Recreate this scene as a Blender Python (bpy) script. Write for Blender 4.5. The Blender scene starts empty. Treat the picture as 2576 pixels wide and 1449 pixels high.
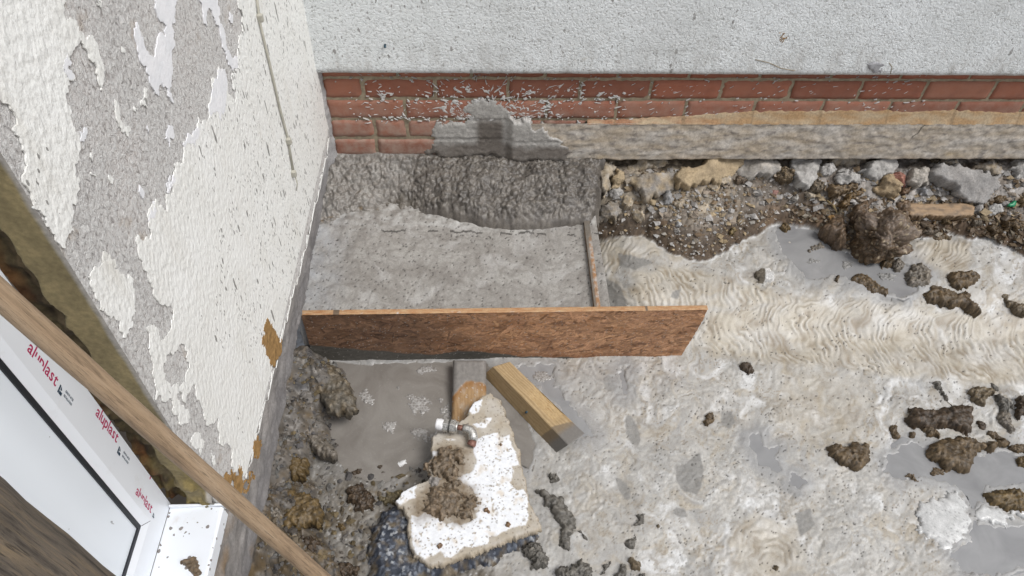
import bpy, bmesh, math, random
import numpy as np
from mathutils import Vector, Matrix, geometry

# ------------------------------------------------------------------ camera, sky, sun, exposure
sc = bpy.context.scene
col = sc.collection
CAM = np.array([0.43645, -1.96823, 1.25595])
YAW, PITCH, ROLL, FOC = 0.0727017, 0.8458249, 0.0445893, 1835.83     # focal length in pixels of a 2576 wide frame
def basis():
    cy, sy, cp, sp = math.cos(YAW), math.sin(YAW), math.cos(PITCH), math.sin(PITCH)
    f = np.array([sy*cp, cy*cp, -sp]); r = np.array([cy, -sy, 0.]); u = np.cross(r, f)
    c, s = math.cos(ROLL), math.sin(ROLL)
    return f, c*r+s*u, -s*r+c*u
FW, RT, UP = basis()
cd = bpy.data.cameras.new('camera'); cam = bpy.data.objects.new('camera', cd); col.objects.link(cam)
cd.sensor_width = 36.0; cd.lens = 36.0*FOC/2576.0; cd.clip_start = 0.02; cd.clip_end = 200.0
cam.matrix_world = Matrix(((RT[0], UP[0], -FW[0], CAM[0]), (RT[1], UP[1], -FW[1], CAM[1]), (RT[2], UP[2], -FW[2], CAM[2]), (0, 0, 0, 1)))
sc.camera = cam

SUN_EL, SUN_AZ = math.radians(58), math.radians(62)     # azimuth measured from -Y (towards the viewer) to +X
sun_dir = Vector((math.sin(SUN_AZ)*math.cos(SUN_EL), -math.cos(SUN_AZ)*math.cos(SUN_EL), math.sin(SUN_EL)))
w = bpy.data.worlds.new('World'); sc.world = w; w.use_nodes = True
wn, wl = w.node_tree.nodes, w.node_tree.links
wn.clear()
sky = wn.new('ShaderNodeTexSky'); sky.sky_type = 'NISHITA'; sky.sun_disc = False
sky.sun_elevation = SUN_EL; sky.sun_rotation = math.atan2(sun_dir.x, sun_dir.y); sky.air_density = 1.0; sky.dust_density = 3.0
hsv = wn.new('ShaderNodeHueSaturation'); hsv.inputs['Saturation'].default_value = 0.42     # overcast: the blue is mostly gone
bg = wn.new('ShaderNodeBackground'); bg.inputs['Strength'].default_value = 0.105
wo = wn.new('ShaderNodeOutputWorld')
wl.new(sky.outputs[0], hsv.inputs['Color']); wl.new(hsv.outputs[0], bg.inputs['Color']); wl.new(bg.outputs[0], wo.inputs['Surface'])
sd = bpy.data.lights.new('sun', 'SUN'); sd.energy = 1.5; sd.angle = math.radians(24); sd.color = (1.0, 0.985, 0.96)
sun = bpy.data.objects.new('sun', sd); col.objects.link(sun); sun.location = (2, -2, 5)
sun.rotation_euler = sun_dir.to_track_quat('Z', 'Y').to_euler()
sc.view_settings.view_transform = 'Standard'; sc.view_settings.look = 'None'
sc.view_settings.exposure = 0.55; sc.view_settings.gamma = 1.0; sc.view_settings.use_curve_mapping = False

# ------------------------------------------------------------------ helpers
rng = np.random.default_rng(7); random.seed(7)
def ray(px, py):
    return FW + RT*((px-1288.0)/FOC) - UP*((py-724.5)/FOC)
def hit(px, py, axis, v):                                   # the point of an axis plane seen at a photo position
    d = ray(px, py); return CAM + d*((v-CAM[axis])/d[axis])
def hitp(px, py, o, n):                                     # the same for any plane
    d = ray(px, py); return CAM + d*(np.dot(np.asarray(o)-CAM, n)/np.dot(d, n))
def dep(px, py, dist): return CAM + ray(px, py)*dist
def conv(pts, x0, y0, s): return [(x0+a*s, y0+b*s) for a, b in pts]

U = np.uint32
def hsh(ix, iy, seed=0):
    h = ix.astype(np.int32).astype(U)*U(374761393)+iy.astype(np.int32).astype(U)*U(668265263)+U((seed*974711+12345) & 0xFFFFFFFF)
    h = (h ^ (h >> U(13)))*U(1274126177)
    h = (h ^ (h >> U(16)))*U(2246822519)
    return (h ^ (h >> U(15))).astype(np.float32)*np.float32(1/4294967296.0)
def pn(x, y, seed=0):                                       # gradient noise about -1..1
    x0, y0 = np.floor(x), np.floor(y); fx, fy = x-x0, y-y0
    ux, uy = fx*fx*fx*(fx*(fx*6-15)+10), fy*fy*fy*(fy*(fy*6-15)+10)
    def g(i, j):
        a = hsh(x0+i, y0+j, seed)*6.283185307
        return np.cos(a)*(fx-i)+np.sin(a)*(fy-j)
    a = g(0, 0); b = g(1, 0); c = g(0, 1); d = g(1, 1)
    return 1.5*((a+(b-a)*ux)+((c+(d-c)*ux)-(a+(b-a)*ux))*uy)
def fbm(x, y, o=4, seed=0, g=0.5):
    r = 0; a = 1.0; t = 0
    for k in range(o):
        r = r+a*pn(x*2**k+k*17.3, y*2**k-k*9.1, seed+k); t += a; a *= g
    return r/t
def wor(x, y, seed=0):                                      # cellular noise: F1, F2, cell id 0..1
    x0, y0 = np.floor(x), np.floor(y)
    f1 = np.full(np.shape(x), 9.0); f2 = f1.copy(); cid = np.zeros(np.shape(x))
    for i in (-1, 0, 1):
        for j in (-1, 0, 1):
            cx, cy = x0+i, y0+j
            d = np.hypot(cx+hsh(cx, cy, seed)-x, cy+hsh(cx, cy, seed+1)-y)
            n = d < f1
            f2 = np.where(n, f1, np.minimum(f2, d)); cid = np.where(n, hsh(cx, cy, seed+2), cid); f1 = np.where(n, d, f1)
    return f1, f2, cid
def vn3(x, y, z, seed=0):                                   # 3D value noise -1..1
    x0, y0, z0 = np.floor(x), np.floor(y), np.floor(z); f = [x-x0, y-y0, z-z0]; u = [q*q*(3-2*q) for q in f]; r = 0
    for k in (0, 1):
        for j in (0, 1):
            for i in (0, 1):
                wgt = (u[0] if i else 1-u[0])*(u[1] if j else 1-u[1])*(u[2] if k else 1-u[2])
                r = r+wgt*hsh(x0+i+131*(z0+k), y0+j+57*(z0+k), seed)
    return r*2-1
def fb3(x, y, z, o=4, seed=0):
    r = 0; a = 1.0; t = 0
    for k in range(o): r = r+a*vn3(x*2**k+k*7.7, y*2**k-k*3.3, z*2**k+k*5.1, seed+k); t += a; a *= .55
    return r/t
def wr3(x, y, z, seed=0):                                   # 3D cells: F1, F2, id
    x0, y0, z0 = np.floor(x), np.floor(y), np.floor(z); f1 = np.full(np.shape(x), 9.0); f2 = f1.copy(); cid = np.zeros(np.shape(x))
    for i in (-1, 0, 1):
        for j in (-1, 0, 1):
            for k in (-1, 0, 1):
                a, b = x0+i+131*(z0+k), y0+j+57*(z0+k)
                d = np.sqrt((x0+i+hsh(a, b, seed)-x)**2+(y0+j+hsh(a, b, seed+1)-y)**2+(z0+k+hsh(a, b, seed+2)-z)**2)
                n = d < f1; f2 = np.where(n, f1, np.minimum(f2, d)); cid = np.where(n, hsh(a, b, seed+3), cid); f1 = np.where(n, d, f1)
    return f1, f2, cid
def ss(a, b, x):
    t = np.clip((x-a)/(b-a), 0, 1); return t*t*(3-2*t)
def lerp(a, b, t): return a+(b-a)*t
def sdf(poly, X, Y, margin=0.1):                            # signed distance to a polygon, positive inside (far = -margin)
    P = np.asarray(poly, float); out = np.full(X.shape, -float(margin))
    m = (X > P[:, 0].min()-margin) & (X < P[:, 0].max()+margin) & (Y > P[:, 1].min()-margin) & (Y < P[:, 1].max()+margin)
    x, y = X[m], Y[m]
    if x.size == 0: return out
    d = np.full(x.shape, 1e9); ins = np.zeros(x.shape, bool)
    for i in range(len(P)):
        ax, ay = P[i]; bx, by = P[(i+1) % len(P)]
        ex, ey = bx-ax, by-ay; L = ex*ex+ey*ey+1e-15
        t = np.clip(((x-ax)*ex+(y-ay)*ey)/L, 0, 1)
        d = np.minimum(d, (x-ax-t*ex)**2+(y-ay-t*ey)**2)
        if ay != by:
            ins ^= ((ay > y) != (by > y)) & (x < (bx-ax)*(y-ay)/(by-ay)+ax)
    d = np.sqrt(d); out[m] = np.where(ins, d, -np.minimum(d, margin)); return out
def ragged(poly, amp=0.18, minlen=0.004, seed=0, keep=None):      # midpoint-displaced outline
    r = random.Random(seed); pts = [np.array(p, float) for p in poly]; out = []
    def sub(a, b, k):
        L = np.linalg.norm(b-a)
        if L < minlen or k > 6: return [a]
        m = (a+b)/2; n = np.array([-(b-a)[1], (b-a)[0]])
        m = m+n*r.gauss(0, amp)*min(1, 0.03/L)
        return sub(a, m, k+1)+sub(m, b, k+1)
    for i in range(len(pts)):
        a, b = pts[i], pts[(i+1) % len(pts)]
        out += [a] if keep and keep(a, b) else sub(a, b, 0)
    return out

def props(o, label=None, cat=None, group=None, kind=None):
    if label: o['label'] = label
    if cat: o['category'] = cat
    if group: o['group'] = group
    if kind: o['kind'] = kind
    return o
def thing(name, label, cat, loc=(0, 0, 0), group=None):
    o = bpy.data.objects.new(name, None); col.objects.link(o); o.location = loc; o.empty_display_size = 0.05
    bpy.context.view_layer.update() if False else None
    return props(o, label, cat, group)
def link(name, me, mat=None, parent=None):
    o = bpy.data.objects.new(name, me); col.objects.link(o)
    if mat is not None and not me.materials: me.materials.append(mat)
    if parent is not None:
        o.parent = parent
        o.matrix_parent_inverse = Matrix.Translation(-parent.location) if parent.parent is None and parent.type == 'EMPTY' else Matrix.Identity(4)
    return o
def fastmesh(name, V, F, colr=None, smooth=True, rough=None):
    V = np.ascontiguousarray(V, np.float32); me = bpy.data.meshes.new(name)
    F = np.ascontiguousarray(F, np.int32); k = F.shape[1]
    me.vertices.add(len(V)); me.vertices.foreach_set('co', V.ravel())
    me.loops.add(F.size); me.loops.foreach_set('vertex_index', F.ravel())
    me.polygons.add(len(F)); me.polygons.foreach_set('loop_start', np.arange(0, F.size, k, dtype=np.int32))
    if colr is not None: setcol(me, colr)
    if rough is not None:
        a = me.attributes.new('Rough', 'FLOAT', 'POINT'); a.data.foreach_set('value', np.ascontiguousarray(rough, np.float32).ravel())
    me.update(calc_edges=True); me.validate()
    me.polygons.foreach_set('use_smooth', np.full(len(me.polygons), smooth))
    return me
def setcol(me, C):
    C = np.asarray(C, np.float32); n = len(me.vertices)
    if C.shape[1] == 3: C = np.concatenate([C, np.ones((n, 1), np.float32)], 1)
    a = me.color_attributes.new('Col', 'FLOAT_COLOR', 'POINT'); a.data.foreach_set('color', np.ascontiguousarray(C).ravel())
def lumpy(me, size, amp, seed, mask=None):
    k = len(me.vertices); co = np.zeros(k*3, np.float32); me.vertices.foreach_get('co', co); co = co.reshape(-1, 3)
    nn = np.zeros(k*3, np.float32); me.vertex_normals.foreach_get('vector', nn); nn = nn.reshape(-1, 3)
    q = co/size; wv = .45*np.stack([fb3(q[:, 0], q[:, 1], q[:, 2], 2, seed+i) for i in (21, 22, 23)], 1); q = q+wv
    f1, f2, c_ = wr3(q[:, 0], q[:, 1], q[:, 2], seed); g1, g2, h_ = wr3(q[:, 0]*2.3, q[:, 1]*2.3, q[:, 2]*2.3, seed+5)
    d = amp*(1.5*np.minimum(f2-f1, .5)+.5*(c_-.5)+.7*np.minimum(g2-g1, .4)-.5+.3*fb3(q[:, 0]*5, q[:, 1]*5, q[:, 2]*5, 2, seed))
    co = co+nn*(d*(1 if mask is None else mask))[:, None]; me.vertices.foreach_set('co', np.ascontiguousarray(co, np.float32).ravel()); me.update()
def gridfaces(nx, ny):
    i = np.arange(nx-1); j = np.arange(ny-1); I, J = np.meshgrid(i, j, indexing='ij')
    a = (I*ny+J).ravel(); return np.stack([a, a+ny, a+ny+1, a+1], 1)
def pdmesh(name, V, F, smooth=False):
    me = bpy.data.meshes.new(name); me.from_pydata([tuple(map(float, v)) for v in V], [], F); me.update()
    if smooth: me.polygons.foreach_set('use_smooth', np.full(len(me.polygons), True))
    return me
def bevel_mesh(me, wdt, seg=2):
    bm = bmesh.new(); bm.from_mesh(me); bmesh.ops.recalc_face_normals(bm, faces=bm.faces)
    bmesh.ops.bevel(bm, geom=list(bm.edges), offset=wdt, segments=seg, affect='EDGES', profile=0.6); bm.to_mesh(me); bm.free(); return me
def boxmesh(name, lo, hi, bev=0.0, seg=2):
    (a, b, c), (d, e, f) = lo, hi
    me = pdmesh(name, [(a, b, c), (d, b, c), (d, e, c), (a, e, c), (a, b, f), (d, b, f), (d, e, f), (a, e, f)],
                [(0, 3, 2, 1), (4, 5, 6, 7), (0, 1, 5, 4), (1, 2, 6, 5), (2, 3, 7, 6), (3, 0, 4, 7)])
    return bevel_mesh(me, bev, seg) if bev else me
def tubemesh(name, pts, rad, n=20, jit=0.0, cap=True, seed=0):
    pts = [np.asarray(p, float) for p in pts]; rad = rad if hasattr(rad, '__len__') else [rad]*len(pts)
    V, F = [], []; r_ = random.Random(seed)
    up = np.array([0.31, 0.17, 0.94])
    for k, p in enumerate(pts):
        t = pts[min(k+1, len(pts)-1)]-pts[max(k-1, 0)]; t = t/np.linalg.norm(t)
        a = np.cross(up, t); a /= np.linalg.norm(a); b = np.cross(t, a)
        for i in range(n):
            th = 2*math.pi*i/n; rr = rad[k]*(1+jit*r_.uniform(-1, 1))
            V.append(p+a*rr*math.cos(th)+b*rr*math.sin(th))
        if k:
            for i in range(n):
                F.append(((k-1)*n+i, (k-1)*n+(i+1) % n, k*n+(i+1) % n, k*n+i))
    if cap:
        F.append(tuple(range(n))[::-1]); F.append(tuple(len(V)-n+i for i in range(n)))
    return pdmesh(name, V, F, True)
def joinpd(parts):
    V, F = [], []
    for v, f in parts:
        o = len(V); V += list(v); F += [tuple(i+o for i in q) for q in f]
    return V, F

# ------------------------------------------------------------------ materials
class NT:
    def __init__(s, name):
        s.m = bpy.data.materials.new(name); s.m.use_nodes = True; s.n = s.m.node_tree.nodes; s.l = s.m.node_tree.links
        s.b = s.n['Principled BSDF']; s.tc = s.n.new('ShaderNodeTexCoord')
    def node(s, t, **k):
        o = s.n.new(t)
        for a, v in k.items(): setattr(o, a, v)
        return o
    def link(s, a, b): s.l.new(a, b)
    def mapped(s, scale=(1, 1, 1), rot=(0, 0, 0), out='Object'):
        m = s.node('ShaderNodeMapping'); m.inputs['Scale'].default_value = scale; m.inputs['Rotation'].default_value = rot
        s.link(s.tc.outputs[out], m.inputs['Vector']); return m.outputs[0]
    def noise(s, scale, detail=4, rough=0.55, vec=None, dist=0.0):
        o = s.node('ShaderNodeTexNoise'); o.inputs['Scale'].default_value = scale; o.inputs['Detail'].default_value = detail
        o.inputs['Roughness'].default_value = rough; o.inputs['Distortion'].default_value = dist
        s.link(vec if vec is not None else s.tc.outputs['Object'], o.inputs['Vector']); return o.outputs['Fac']
    def voro(s, scale, vec=None, feat='F1'):
        o = s.node('ShaderNodeTexVoronoi', feature=feat); o.inputs['Scale'].default_value = scale
        s.link(vec if vec is not None else s.tc.outputs['Object'], o.inputs['Vector']); return o
    def ramp(s, fac, stops):
        o = s.node('ShaderNodeValToRGB'); e = o.color_ramp.elements
        while len(e) < len(stops): e.new(0.5)
        for i, (p, c) in enumerate(stops): e[i].position = p; e[i].color = (*c, 1) if hasattr(c, '__len__') else (c, c, c, 1)
        s.link(fac, o.inputs[0]); return o.outputs[0]
    def mix(s, fac, a, b, mode='MIX'):
        o = s.node('ShaderNodeMix', data_type='RGBA', blend_type=mode)
        for i, v in ((0, fac), (6, a), (7, b)):
            if hasattr(v, 'is_linked'): s.link(v, o.inputs[i])
            else: o.inputs[i].default_value = v if i == 0 else (*v, 1)
        return o.outputs[2]
    def math(s, op, a, b=0.0, c=None):
        o = s.node('ShaderNodeMath', operation=op)
        for i, v in enumerate((a, b) if c is None else (a, b, c)):
            if hasattr(v, 'is_linked'): s.link(v, o.inputs[i])
            else: o.inputs[i].default_value = v
        return o.outputs[0]
    def maprange(s, v, a, b, c, d):
        o = s.node('ShaderNodeMapRange'); s.link(v, o.inputs[0])
        for i, q in enumerate((a, b, c, d)): o.inputs[i+1].default_value = q
        return o.outputs[0]
    def bump(s, h, dist, strength=1.0, prev=None):
        o = s.node('ShaderNodeBump'); o.inputs['Distance'].default_value = dist; o.inputs['Strength'].default_value = strength
        s.link(h, o.inputs['Height'])
        if prev is not None: s.link(prev, o.inputs['Normal'])
        return o.outputs[0]
    def done(s, colr=None, rough=None, normal=None, spec=None):
        for k, v in (('Base Color', colr), ('Roughness', rough), ('Normal', normal), ('Specular IOR Level', spec)):
            if v is None: continue
            if hasattr(v, 'is_linked'): s.link(v, s.b.inputs[k])
            else: s.b.inputs[k].default_value = (*v, 1) if hasattr(v, '__len__') else v
        return s.m
    def flecks(s, base, scale, colr, dens=0.75, size=0.3, rot=(0, 0, 0), stretch=(1, 1, 1)):      # dried splashes
        # warp the cells so that no two flecks have the same outline
        v = s.voro(scale, s.mapped(stretch, rot)); sep = s.node('ShaderNodeSeparateColor'); s.link(v.outputs['Color'], sep.inputs[0])
        thr = s.maprange(sep.outputs[0], dens, 1.0, 0.0, size)
        wob = s.math('ADD', v.outputs['Distance'], s.math('MULTIPLY', s.math('SUBTRACT', s.noise(scale*2.4, 2), 0.5), 0.34))
        m = s.math('LESS_THAN', wob, thr); m = s.math('MULTIPLY', m, s.math('GREATER_THAN', sep.outputs[0], dens))
        return s.mix(s.math('MULTIPLY', m, 0.85), base, colr), m

def mat_attr(name, rough=0.7, nscale=160, namt=0.25, bdist=0.0008, bscale=220, spec=0.4, use_rough=False):
    t = NT(name); a = t.node('ShaderNodeVertexColor'); a.layer_name = 'Col'
    n = t.noise(nscale, 5, 0.65)
    c = t.mix(1.0, a.outputs[0], t.ramp(n, [(0.3, 1-namt), (0.7, 1+namt*0.6)]), 'MULTIPLY')
    nb = t.bump(t.noise(bscale, 4, 0.7), bdist, 0.7)
    r = rough
    if use_rough:
        at = t.node('ShaderNodeAttribute'); at.attribute_name = 'Rough'; r = at.outputs['Fac']
    return t.done(c, r, nb, spec)
def mat_plain(name, c, rough=0.5, spec=0.5, metal=0.0, var=0.12, nscale=60, bdist=0.0004, bscale=120):
    t = NT(name); n = t.noise(nscale, 5, 0.6)
    cc = t.mix(1.0, c, t.ramp(n, [(0.3, 1-var), (0.7, 1+var)]), 'MULTIPLY')
    t.b.inputs['Metallic'].default_value = metal
    return t.done(cc, rough, t.bump(t.noise(bscale, 4, 0.6), bdist, 0.6), spec)

M = {}
M['slurry'] = mat_attr('slurry_ground', 0.6, 260, 0.13, 0.0007, 420, 0.45, True)
M['pad'] = mat_attr('fresh_concrete', 0.45, 240, 0.22, 0.0008, 380, 0.45, True)
M['heap'] = mat_attr('wet_concrete', 0.42, 200, 0.3, 0.0012, 260, 0.5)
M['mud'] = mat_attr('brown_mud', 0.5, 150, 0.45, 0.0016, 210, 0.45)
M['stone'] = mat_attr('limestone', 0.85, 170, 0.3, 0.0016, 190, 0.3)
M['slabm'] = mat_attr('painted_render_slab', 0.7, 120, 0.12, 0.0008, 260, 0.35)
M['tarmac'] = mat_attr('tarmac', 0.6, 300, 0.3, 0.0012, 330, 0.45)
M['osb'] = mat_attr('strand_board', 0.62, 260, 0.2, 0.0005, 420, 0.35)
M['wood'] = mat_attr('softwood', 0.6, 120, 0.12, 0.0004, 260, 0.35)
M['reveal'] = mat_attr('old_reveal', 0.75, 140, 0.3, 0.001, 200, 0.3)
M['plinth'] = mat_attr('grey_plinth', 0.8, 160, 0.25, 0.0012, 210, 0.3)
M['foot'] = mat_attr('old_concrete', 0.85, 150, 0.3, 0.0014, 190, 0.25)
M['gravel'] = mat_attr('gravel', 0.8, 200, 0.3, 0.0008, 300, 0.3)

# cream masonry paint with dark cement flecks
t = NT('cream_paint')
n1 = t.noise(9, 4); base = t.ramp(n1, [(0.3, (0.75, 0.75, 0.72)), (0.7, (0.81, 0.815, 0.795))])
base = t.mix(t.maprange(t.noise(38, 5, 0.7), 0.58, 0.8, 0, 0.25), base, (0.62, 0.59, 0.50))
base = t.mix(t.maprange(t.noise(5, 5, 0.65, t.mapped((3.2, 0.55, 1))), 0.56, 0.74, 0, 0.38), base, (0.55, 0.52, 0.455))
base = t.mix(t.maprange(t.noise(60, 4, 0.7), 0.60, 0.70, 0, 0.3), base, (0.50, 0.49, 0.46))
sep = t.node('ShaderNodeSeparateXYZ'); t.link(t.tc.outputs['Object'], sep.inputs[0])
far = t.maprange(sep.outputs[0], -1.25, -0.25, 0.0, 1.0)               # more splashes near the corner
fm = t.math('GREATER_THAN', t.math('ADD', t.noise(6, 3), t.math('MULTIPLY', far, 0.50)), 0.62)
b2, m1 = t.flecks(base, 80, (0.17, 0.165, 0.155), 0.50, 0.34, (0, 0, 0.15), (1.0, 0.40, 1.0))
b3, m2 = t.flecks(b2, 170, (0.19, 0.185, 0.175), 0.55, 0.38, (0, 0, -0.25), (1.0, 0.5, 1.0))
c_ = t.mix(fm, base, b3)
b4, m3 = t.flecks(c_, 30, (0.17, 0.165, 0.155), 0.86, 0.28, (0, 0, 0.3), (1.8, 0.40, 1.0))
nb = t.bump(t.noise(115, 3, 0.5, t.mapped((1.0, 0.65, 1.0))), 0.0036, 1.0)
nb = t.bump(t.noise(330, 3, 0.6), 0.0006, 0.5, nb)
M['paint'] = t.done(b4, 0.55, nb, 0.35)
t = NT('old_white_paint')
M['paint2'] = t.done(t.ramp(t.noise(30, 4), [(0.3, (0.70, 0.71, 0.735)), (0.7, (0.80, 0.80, 0.82))]), 0.6, t.bump(t.noise(120, 3), 0.0018, 0.6), 0.3)
# bare roughcast
t = NT('bare_roughcast')
v1 = t.noise(150, 5, 0.65, t.mapped((1, 0.75, 1)), 0.8)
c_ = t.ramp(t.noise(7, 5, 0.6), [(0.25, (0.43, 0.415, 0.405)), (0.5, (0.53, 0.51, 0.495)), (0.75, (0.57, 0.53, 0.505))])
c_ = t.mix(t.ramp(v1, [(0.40, 0.0), (0.58, 0.9)]), c_, (0.68, 0.675, 0.66))
c_ = t.mix(t.maprange(t.noise(14, 4), 0.63, 0.75, 0, 0.65), c_, (0.34, 0.25, 0.16))
c_ = t.mix(t.maprange(v1, 0.33, 0.43, 0.75, 0.0), c_, (0.22, 0.205, 0.195))
nb = t.bump(v1, 0.0055, 1.0); nb = t.bump(t.noise(300, 4, 0.7), 0.0012, 0.7, nb)
M['rough'] = t.done(c_, 0.9, nb, 0.2)
# white textured render of the rear wall
t = NT('white_render')
v1 = t.noise(150, 4, 0.6, t.mapped((1.0, 1.0, 1.0), (0, 0, 0)), 0.6)
c_ = t.ramp(t.noise(5, 5, 0.6), [(0.3, (0.74, 0.765, 0.765)), (0.7, (0.83, 0.86, 0.87))])
c_ = t.mix(t.maprange(v1, 0.33, 0.45, 0.75, 0.0), c_, (0.34, 0.335, 0.32))
b1, m1 = t.flecks(c_, 50, (0.27, 0.265, 0.255), 0.84, 0.30, (0, 0.5, 0), (1.2, 1.0, 0.55))
b2, m2 = t.flecks(b1, 120, (0.30, 0.295, 0.285), 0.80, 0.34, (0, -0.4, 0), (1.0, 1.0, 0.6))
sep = t.node('ShaderNodeSeparateXYZ'); t.link(t.tc.outputs['Object'], sep.inputs[0])
fm = t.math('GREATER_THAN', t.math('ADD', t.noise(4, 3), t.maprange(sep.outputs[0], 0.1, 1.5, 0.22, 0.0)), 0.55)
c_ = t.mix(fm, c_, b2)
c_ = t.mix(t.maprange(t.noise(11, 5, 0.7), 0.66, 0.78, 0, 0.4), c_, (0.40, 0.34, 0.23))
c_ = t.mix(t.math('MULTIPLY', t.maprange(sep.outputs[2], 0.20, 0.04, 0.0, 0.75), t.maprange(t.noise(16, 5, 0.7, t.mapped((1.6, 1, 0.6))), 0.46, 0.68, 0, 1)), c_, (0.42, 0.405, 0.38))
c_ = t.mix(t.maprange(t.noise(3.2, 5, 0.6), 0.50, 0.72, 0, 0.35), c_, (0.58, 0.59, 0.585))
nb = t.bump(v1, 0.0062, 1.0); nb = t.bump(t.noise(360, 3), 0.0007, 0.6, nb)
M['wrender'] = t.done(c_, 0.85, nb, 0.2)
# brick
t = NT('red_brick')
oi = t.node('ShaderNodeObjectInfo')
c_ = t.ramp(oi.outputs['Random'], [(0.0, (0.21, 0.076, 0.046)), (0.5, (0.285, 0.094, 0.053)), (1.0, (0.30, 0.125, 0.078))])
c_ = t.mix(t.maprange(t.noise(18, 5, 0.65, t.tc.outputs['Object']), 0.5, 0.75, 0, 0.4), c_, (0.15, 0.062, 0.045))
geo = t.node('ShaderNodeNewGeometry'); sp = t.node('ShaderNodeSeparateXYZ'); t.link(geo.outputs['Position'], sp.inputs[0])
low = t.maprange(sp.outputs[2], -0.04, -0.19, 0.12, 0.78)               # cement bloom on the lower courses
nn = t.noise(26, 5, 0.7, geo.outputs['Position'])
c_ = t.mix(t.math('MULTIPLY', low, t.maprange(nn, 0.35, 0.62, 0.25, 1.0)), c_, (0.36, 0.27, 0.22))
M['brick'] = t.done(c_, 0.8, t.bump(t.noise(240, 4, 0.7), 0.0012, 0.6), 0.25)
M['mortar'] = mat_plain('grey_mortar', (0.265, 0.22, 0.155), 0.9, 0.2, 0, 0.3, 70, 0.0015, 200)
M['splash'] = mat_plain('dried_cement_splash', (0.50, 0.49, 0.475), 0.85, 0.2, 0, 0.2, 60, 0.0003, 200)
M['water'] = None
t = NT('cloudy_water')
c_ = t.ramp(t.noise(9, 4, 0.6, None, 0.8), [(0.3, (0.20, 0.20, 0.203)), (0.7, (0.275, 0.275, 0.275))])
M['water'] = t.done(c_, 0.10, t.bump(t.noise(40, 3), 0.0004, 0.5), 0.4)
t = NT('murky_water')
c_ = t.ramp(t.noise(8, 5, 0.65, None, 1.0), [(0.3, (0.15, 0.135, 0.12)), (0.7, (0.225, 0.21, 0.19))])
c_ = t.mix(t.maprange(t.noise(160, 4, 0.7), 0.60, 0.72, 0, 0.5), c_, (0.30, 0.29, 0.275))
M['murk'] = t.done(c_, 0.30, t.bump(t.noise(70, 4), 0.001, 0.6), 0.35)
t = NT('white_pvc_film')
b1, m1 = t.flecks(t.mix(t.noise(6, 3), (0.78, 0.81, 0.86), (0.82, 0.85, 0.89)), 60, (0.16, 0.15, 0.15), 0.88, 0.40, (0.3, 0, 0), (1.0, 1.0, 0.6))
b1 = t.mix(t.maprange(t.noise(16, 5, 0.7), 0.60, 0.78, 0, 0.35), b1, (0.55, 0.53, 0.50))
M['pvc'] = t.done(b1, 0.35, t.bump(t.noise(20, 3), 0.0007, 0.5), 0.5)
t = NT('film_covered_panel')
b1, m1 = t.flecks(t.mix(t.noise(3, 3), (0.78, 0.835, 0.90), (0.83, 0.88, 0.93)), 62, (0.17, 0.17, 0.18), 0.88, 0.40, (0.4, 0, 0), (1.0, 1.3, 0.55))
M['panel'] = t.done(b1, 0.28, t.bump(t.noise(14, 3), 0.0006, 0.5), 0.5)
t = NT('speckled_sill')
b1, m1 = t.flecks(t.mix(t.noise(9, 3), (0.74, 0.77, 0.81), (0.80, 0.83, 0.87)), 110, (0.13, 0.10, 0.08), 0.62, 0.40)
b1 = t.mix(t.maprange(t.noise(12, 5, 0.7), 0.60, 0.75, 0, 0.5), b1, (0.50, 0.44, 0.38))
M['sill'] = t.done(b1, 0.4, None, 0.4)
M['gasket'] = mat_plain('black_gasket', (0.012, 0.014, 0.02), 0.5, 0.4)
M['red'] = mat_plain('crimson_print', (0.42, 0.018, 0.10), 0.5, 0.3, 0, 0.03)
M['ink'] = mat_plain('dark_blue_print', (0.02, 0.045, 0.08), 0.5, 0.3, 0, 0.05)
M['conduit'] = mat_plain('cream_plastic', (0.40, 0.385, 0.33), 0.5, 0.4, 0, 0.15, 50)
M['chrome'] = mat_plain('dull_chrome', (0.50, 0.49, 0.46), 0.36, 0.5, 0.75, 0.6, 260, 0.0008, 300)
M['olive'] = mat_plain('dark_olive', (0.05, 0.05, 0.045), 0.4)
M['copper'] = mat_plain('dirty_copper', (0.20, 0.10, 0.075), 0.5, 0.5, 0.4, 0.3, 90)
M['ptfe'] = mat_plain('white_sealing_tape', (0.74, 0.74, 0.75), 0.7, 0.3)
M['steel'] = mat_plain('blue_steel', (0.05, 0.09, 0.12), 0.35, 0.5, 0.8)
M['green'] = mat_plain('green_plastic', (0.01, 0.20, 0.09), 0.4)
M['rust'] = mat_plain('brown_render', (0.29, 0.175, 0.07), 0.9, 0.2, 0, 0.4, 70, 0.003, 130)
M['dark_print'] = M['ink']
# turned wooden handle: grain along local Z
def mat_pole(name, c1, c2, c3, sc_=1.0):
    t = NT(name); mp = t.mapped((26*sc_, 26*sc_, 1.6*sc_))
    g = t.noise(3.0, 7, 0.7, mp, 0.4)
    c = t.ramp(g, [(0.34, c3), (0.48, c1), (0.66, c2)])
    dk = t.maprange(t.noise(6*sc_, 5, 0.65, t.mapped((2.5, 2.5, 0.7))), 0.50, 0.72, 0.0, 0.75)
    c = t.mix(dk, c, c3)
    fine = t.noise(9, 4, 0.7, t.mapped((80, 80, 3.5)))
    c = t.mix(t.maprange(fine, 0.54, 0.66, 0, 0.75), c, tuple(q*0.6 for q in c3))
    return t.done(c, 0.6, t.bump(fine, 0.0018, 0.8), 0.3)
M['handle'] = mat_pole('worn_ash_handle', (0.33, 0.235, 0.15), (0.40, 0.30, 0.205), (0.185, 0.13, 0.085))
M['post'] = mat_pole('weathered_post', (0.125, 0.105, 0.085), (0.21, 0.16, 0.105), (0.045, 0.038, 0.032), 1.7)

exec_order = []
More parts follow.
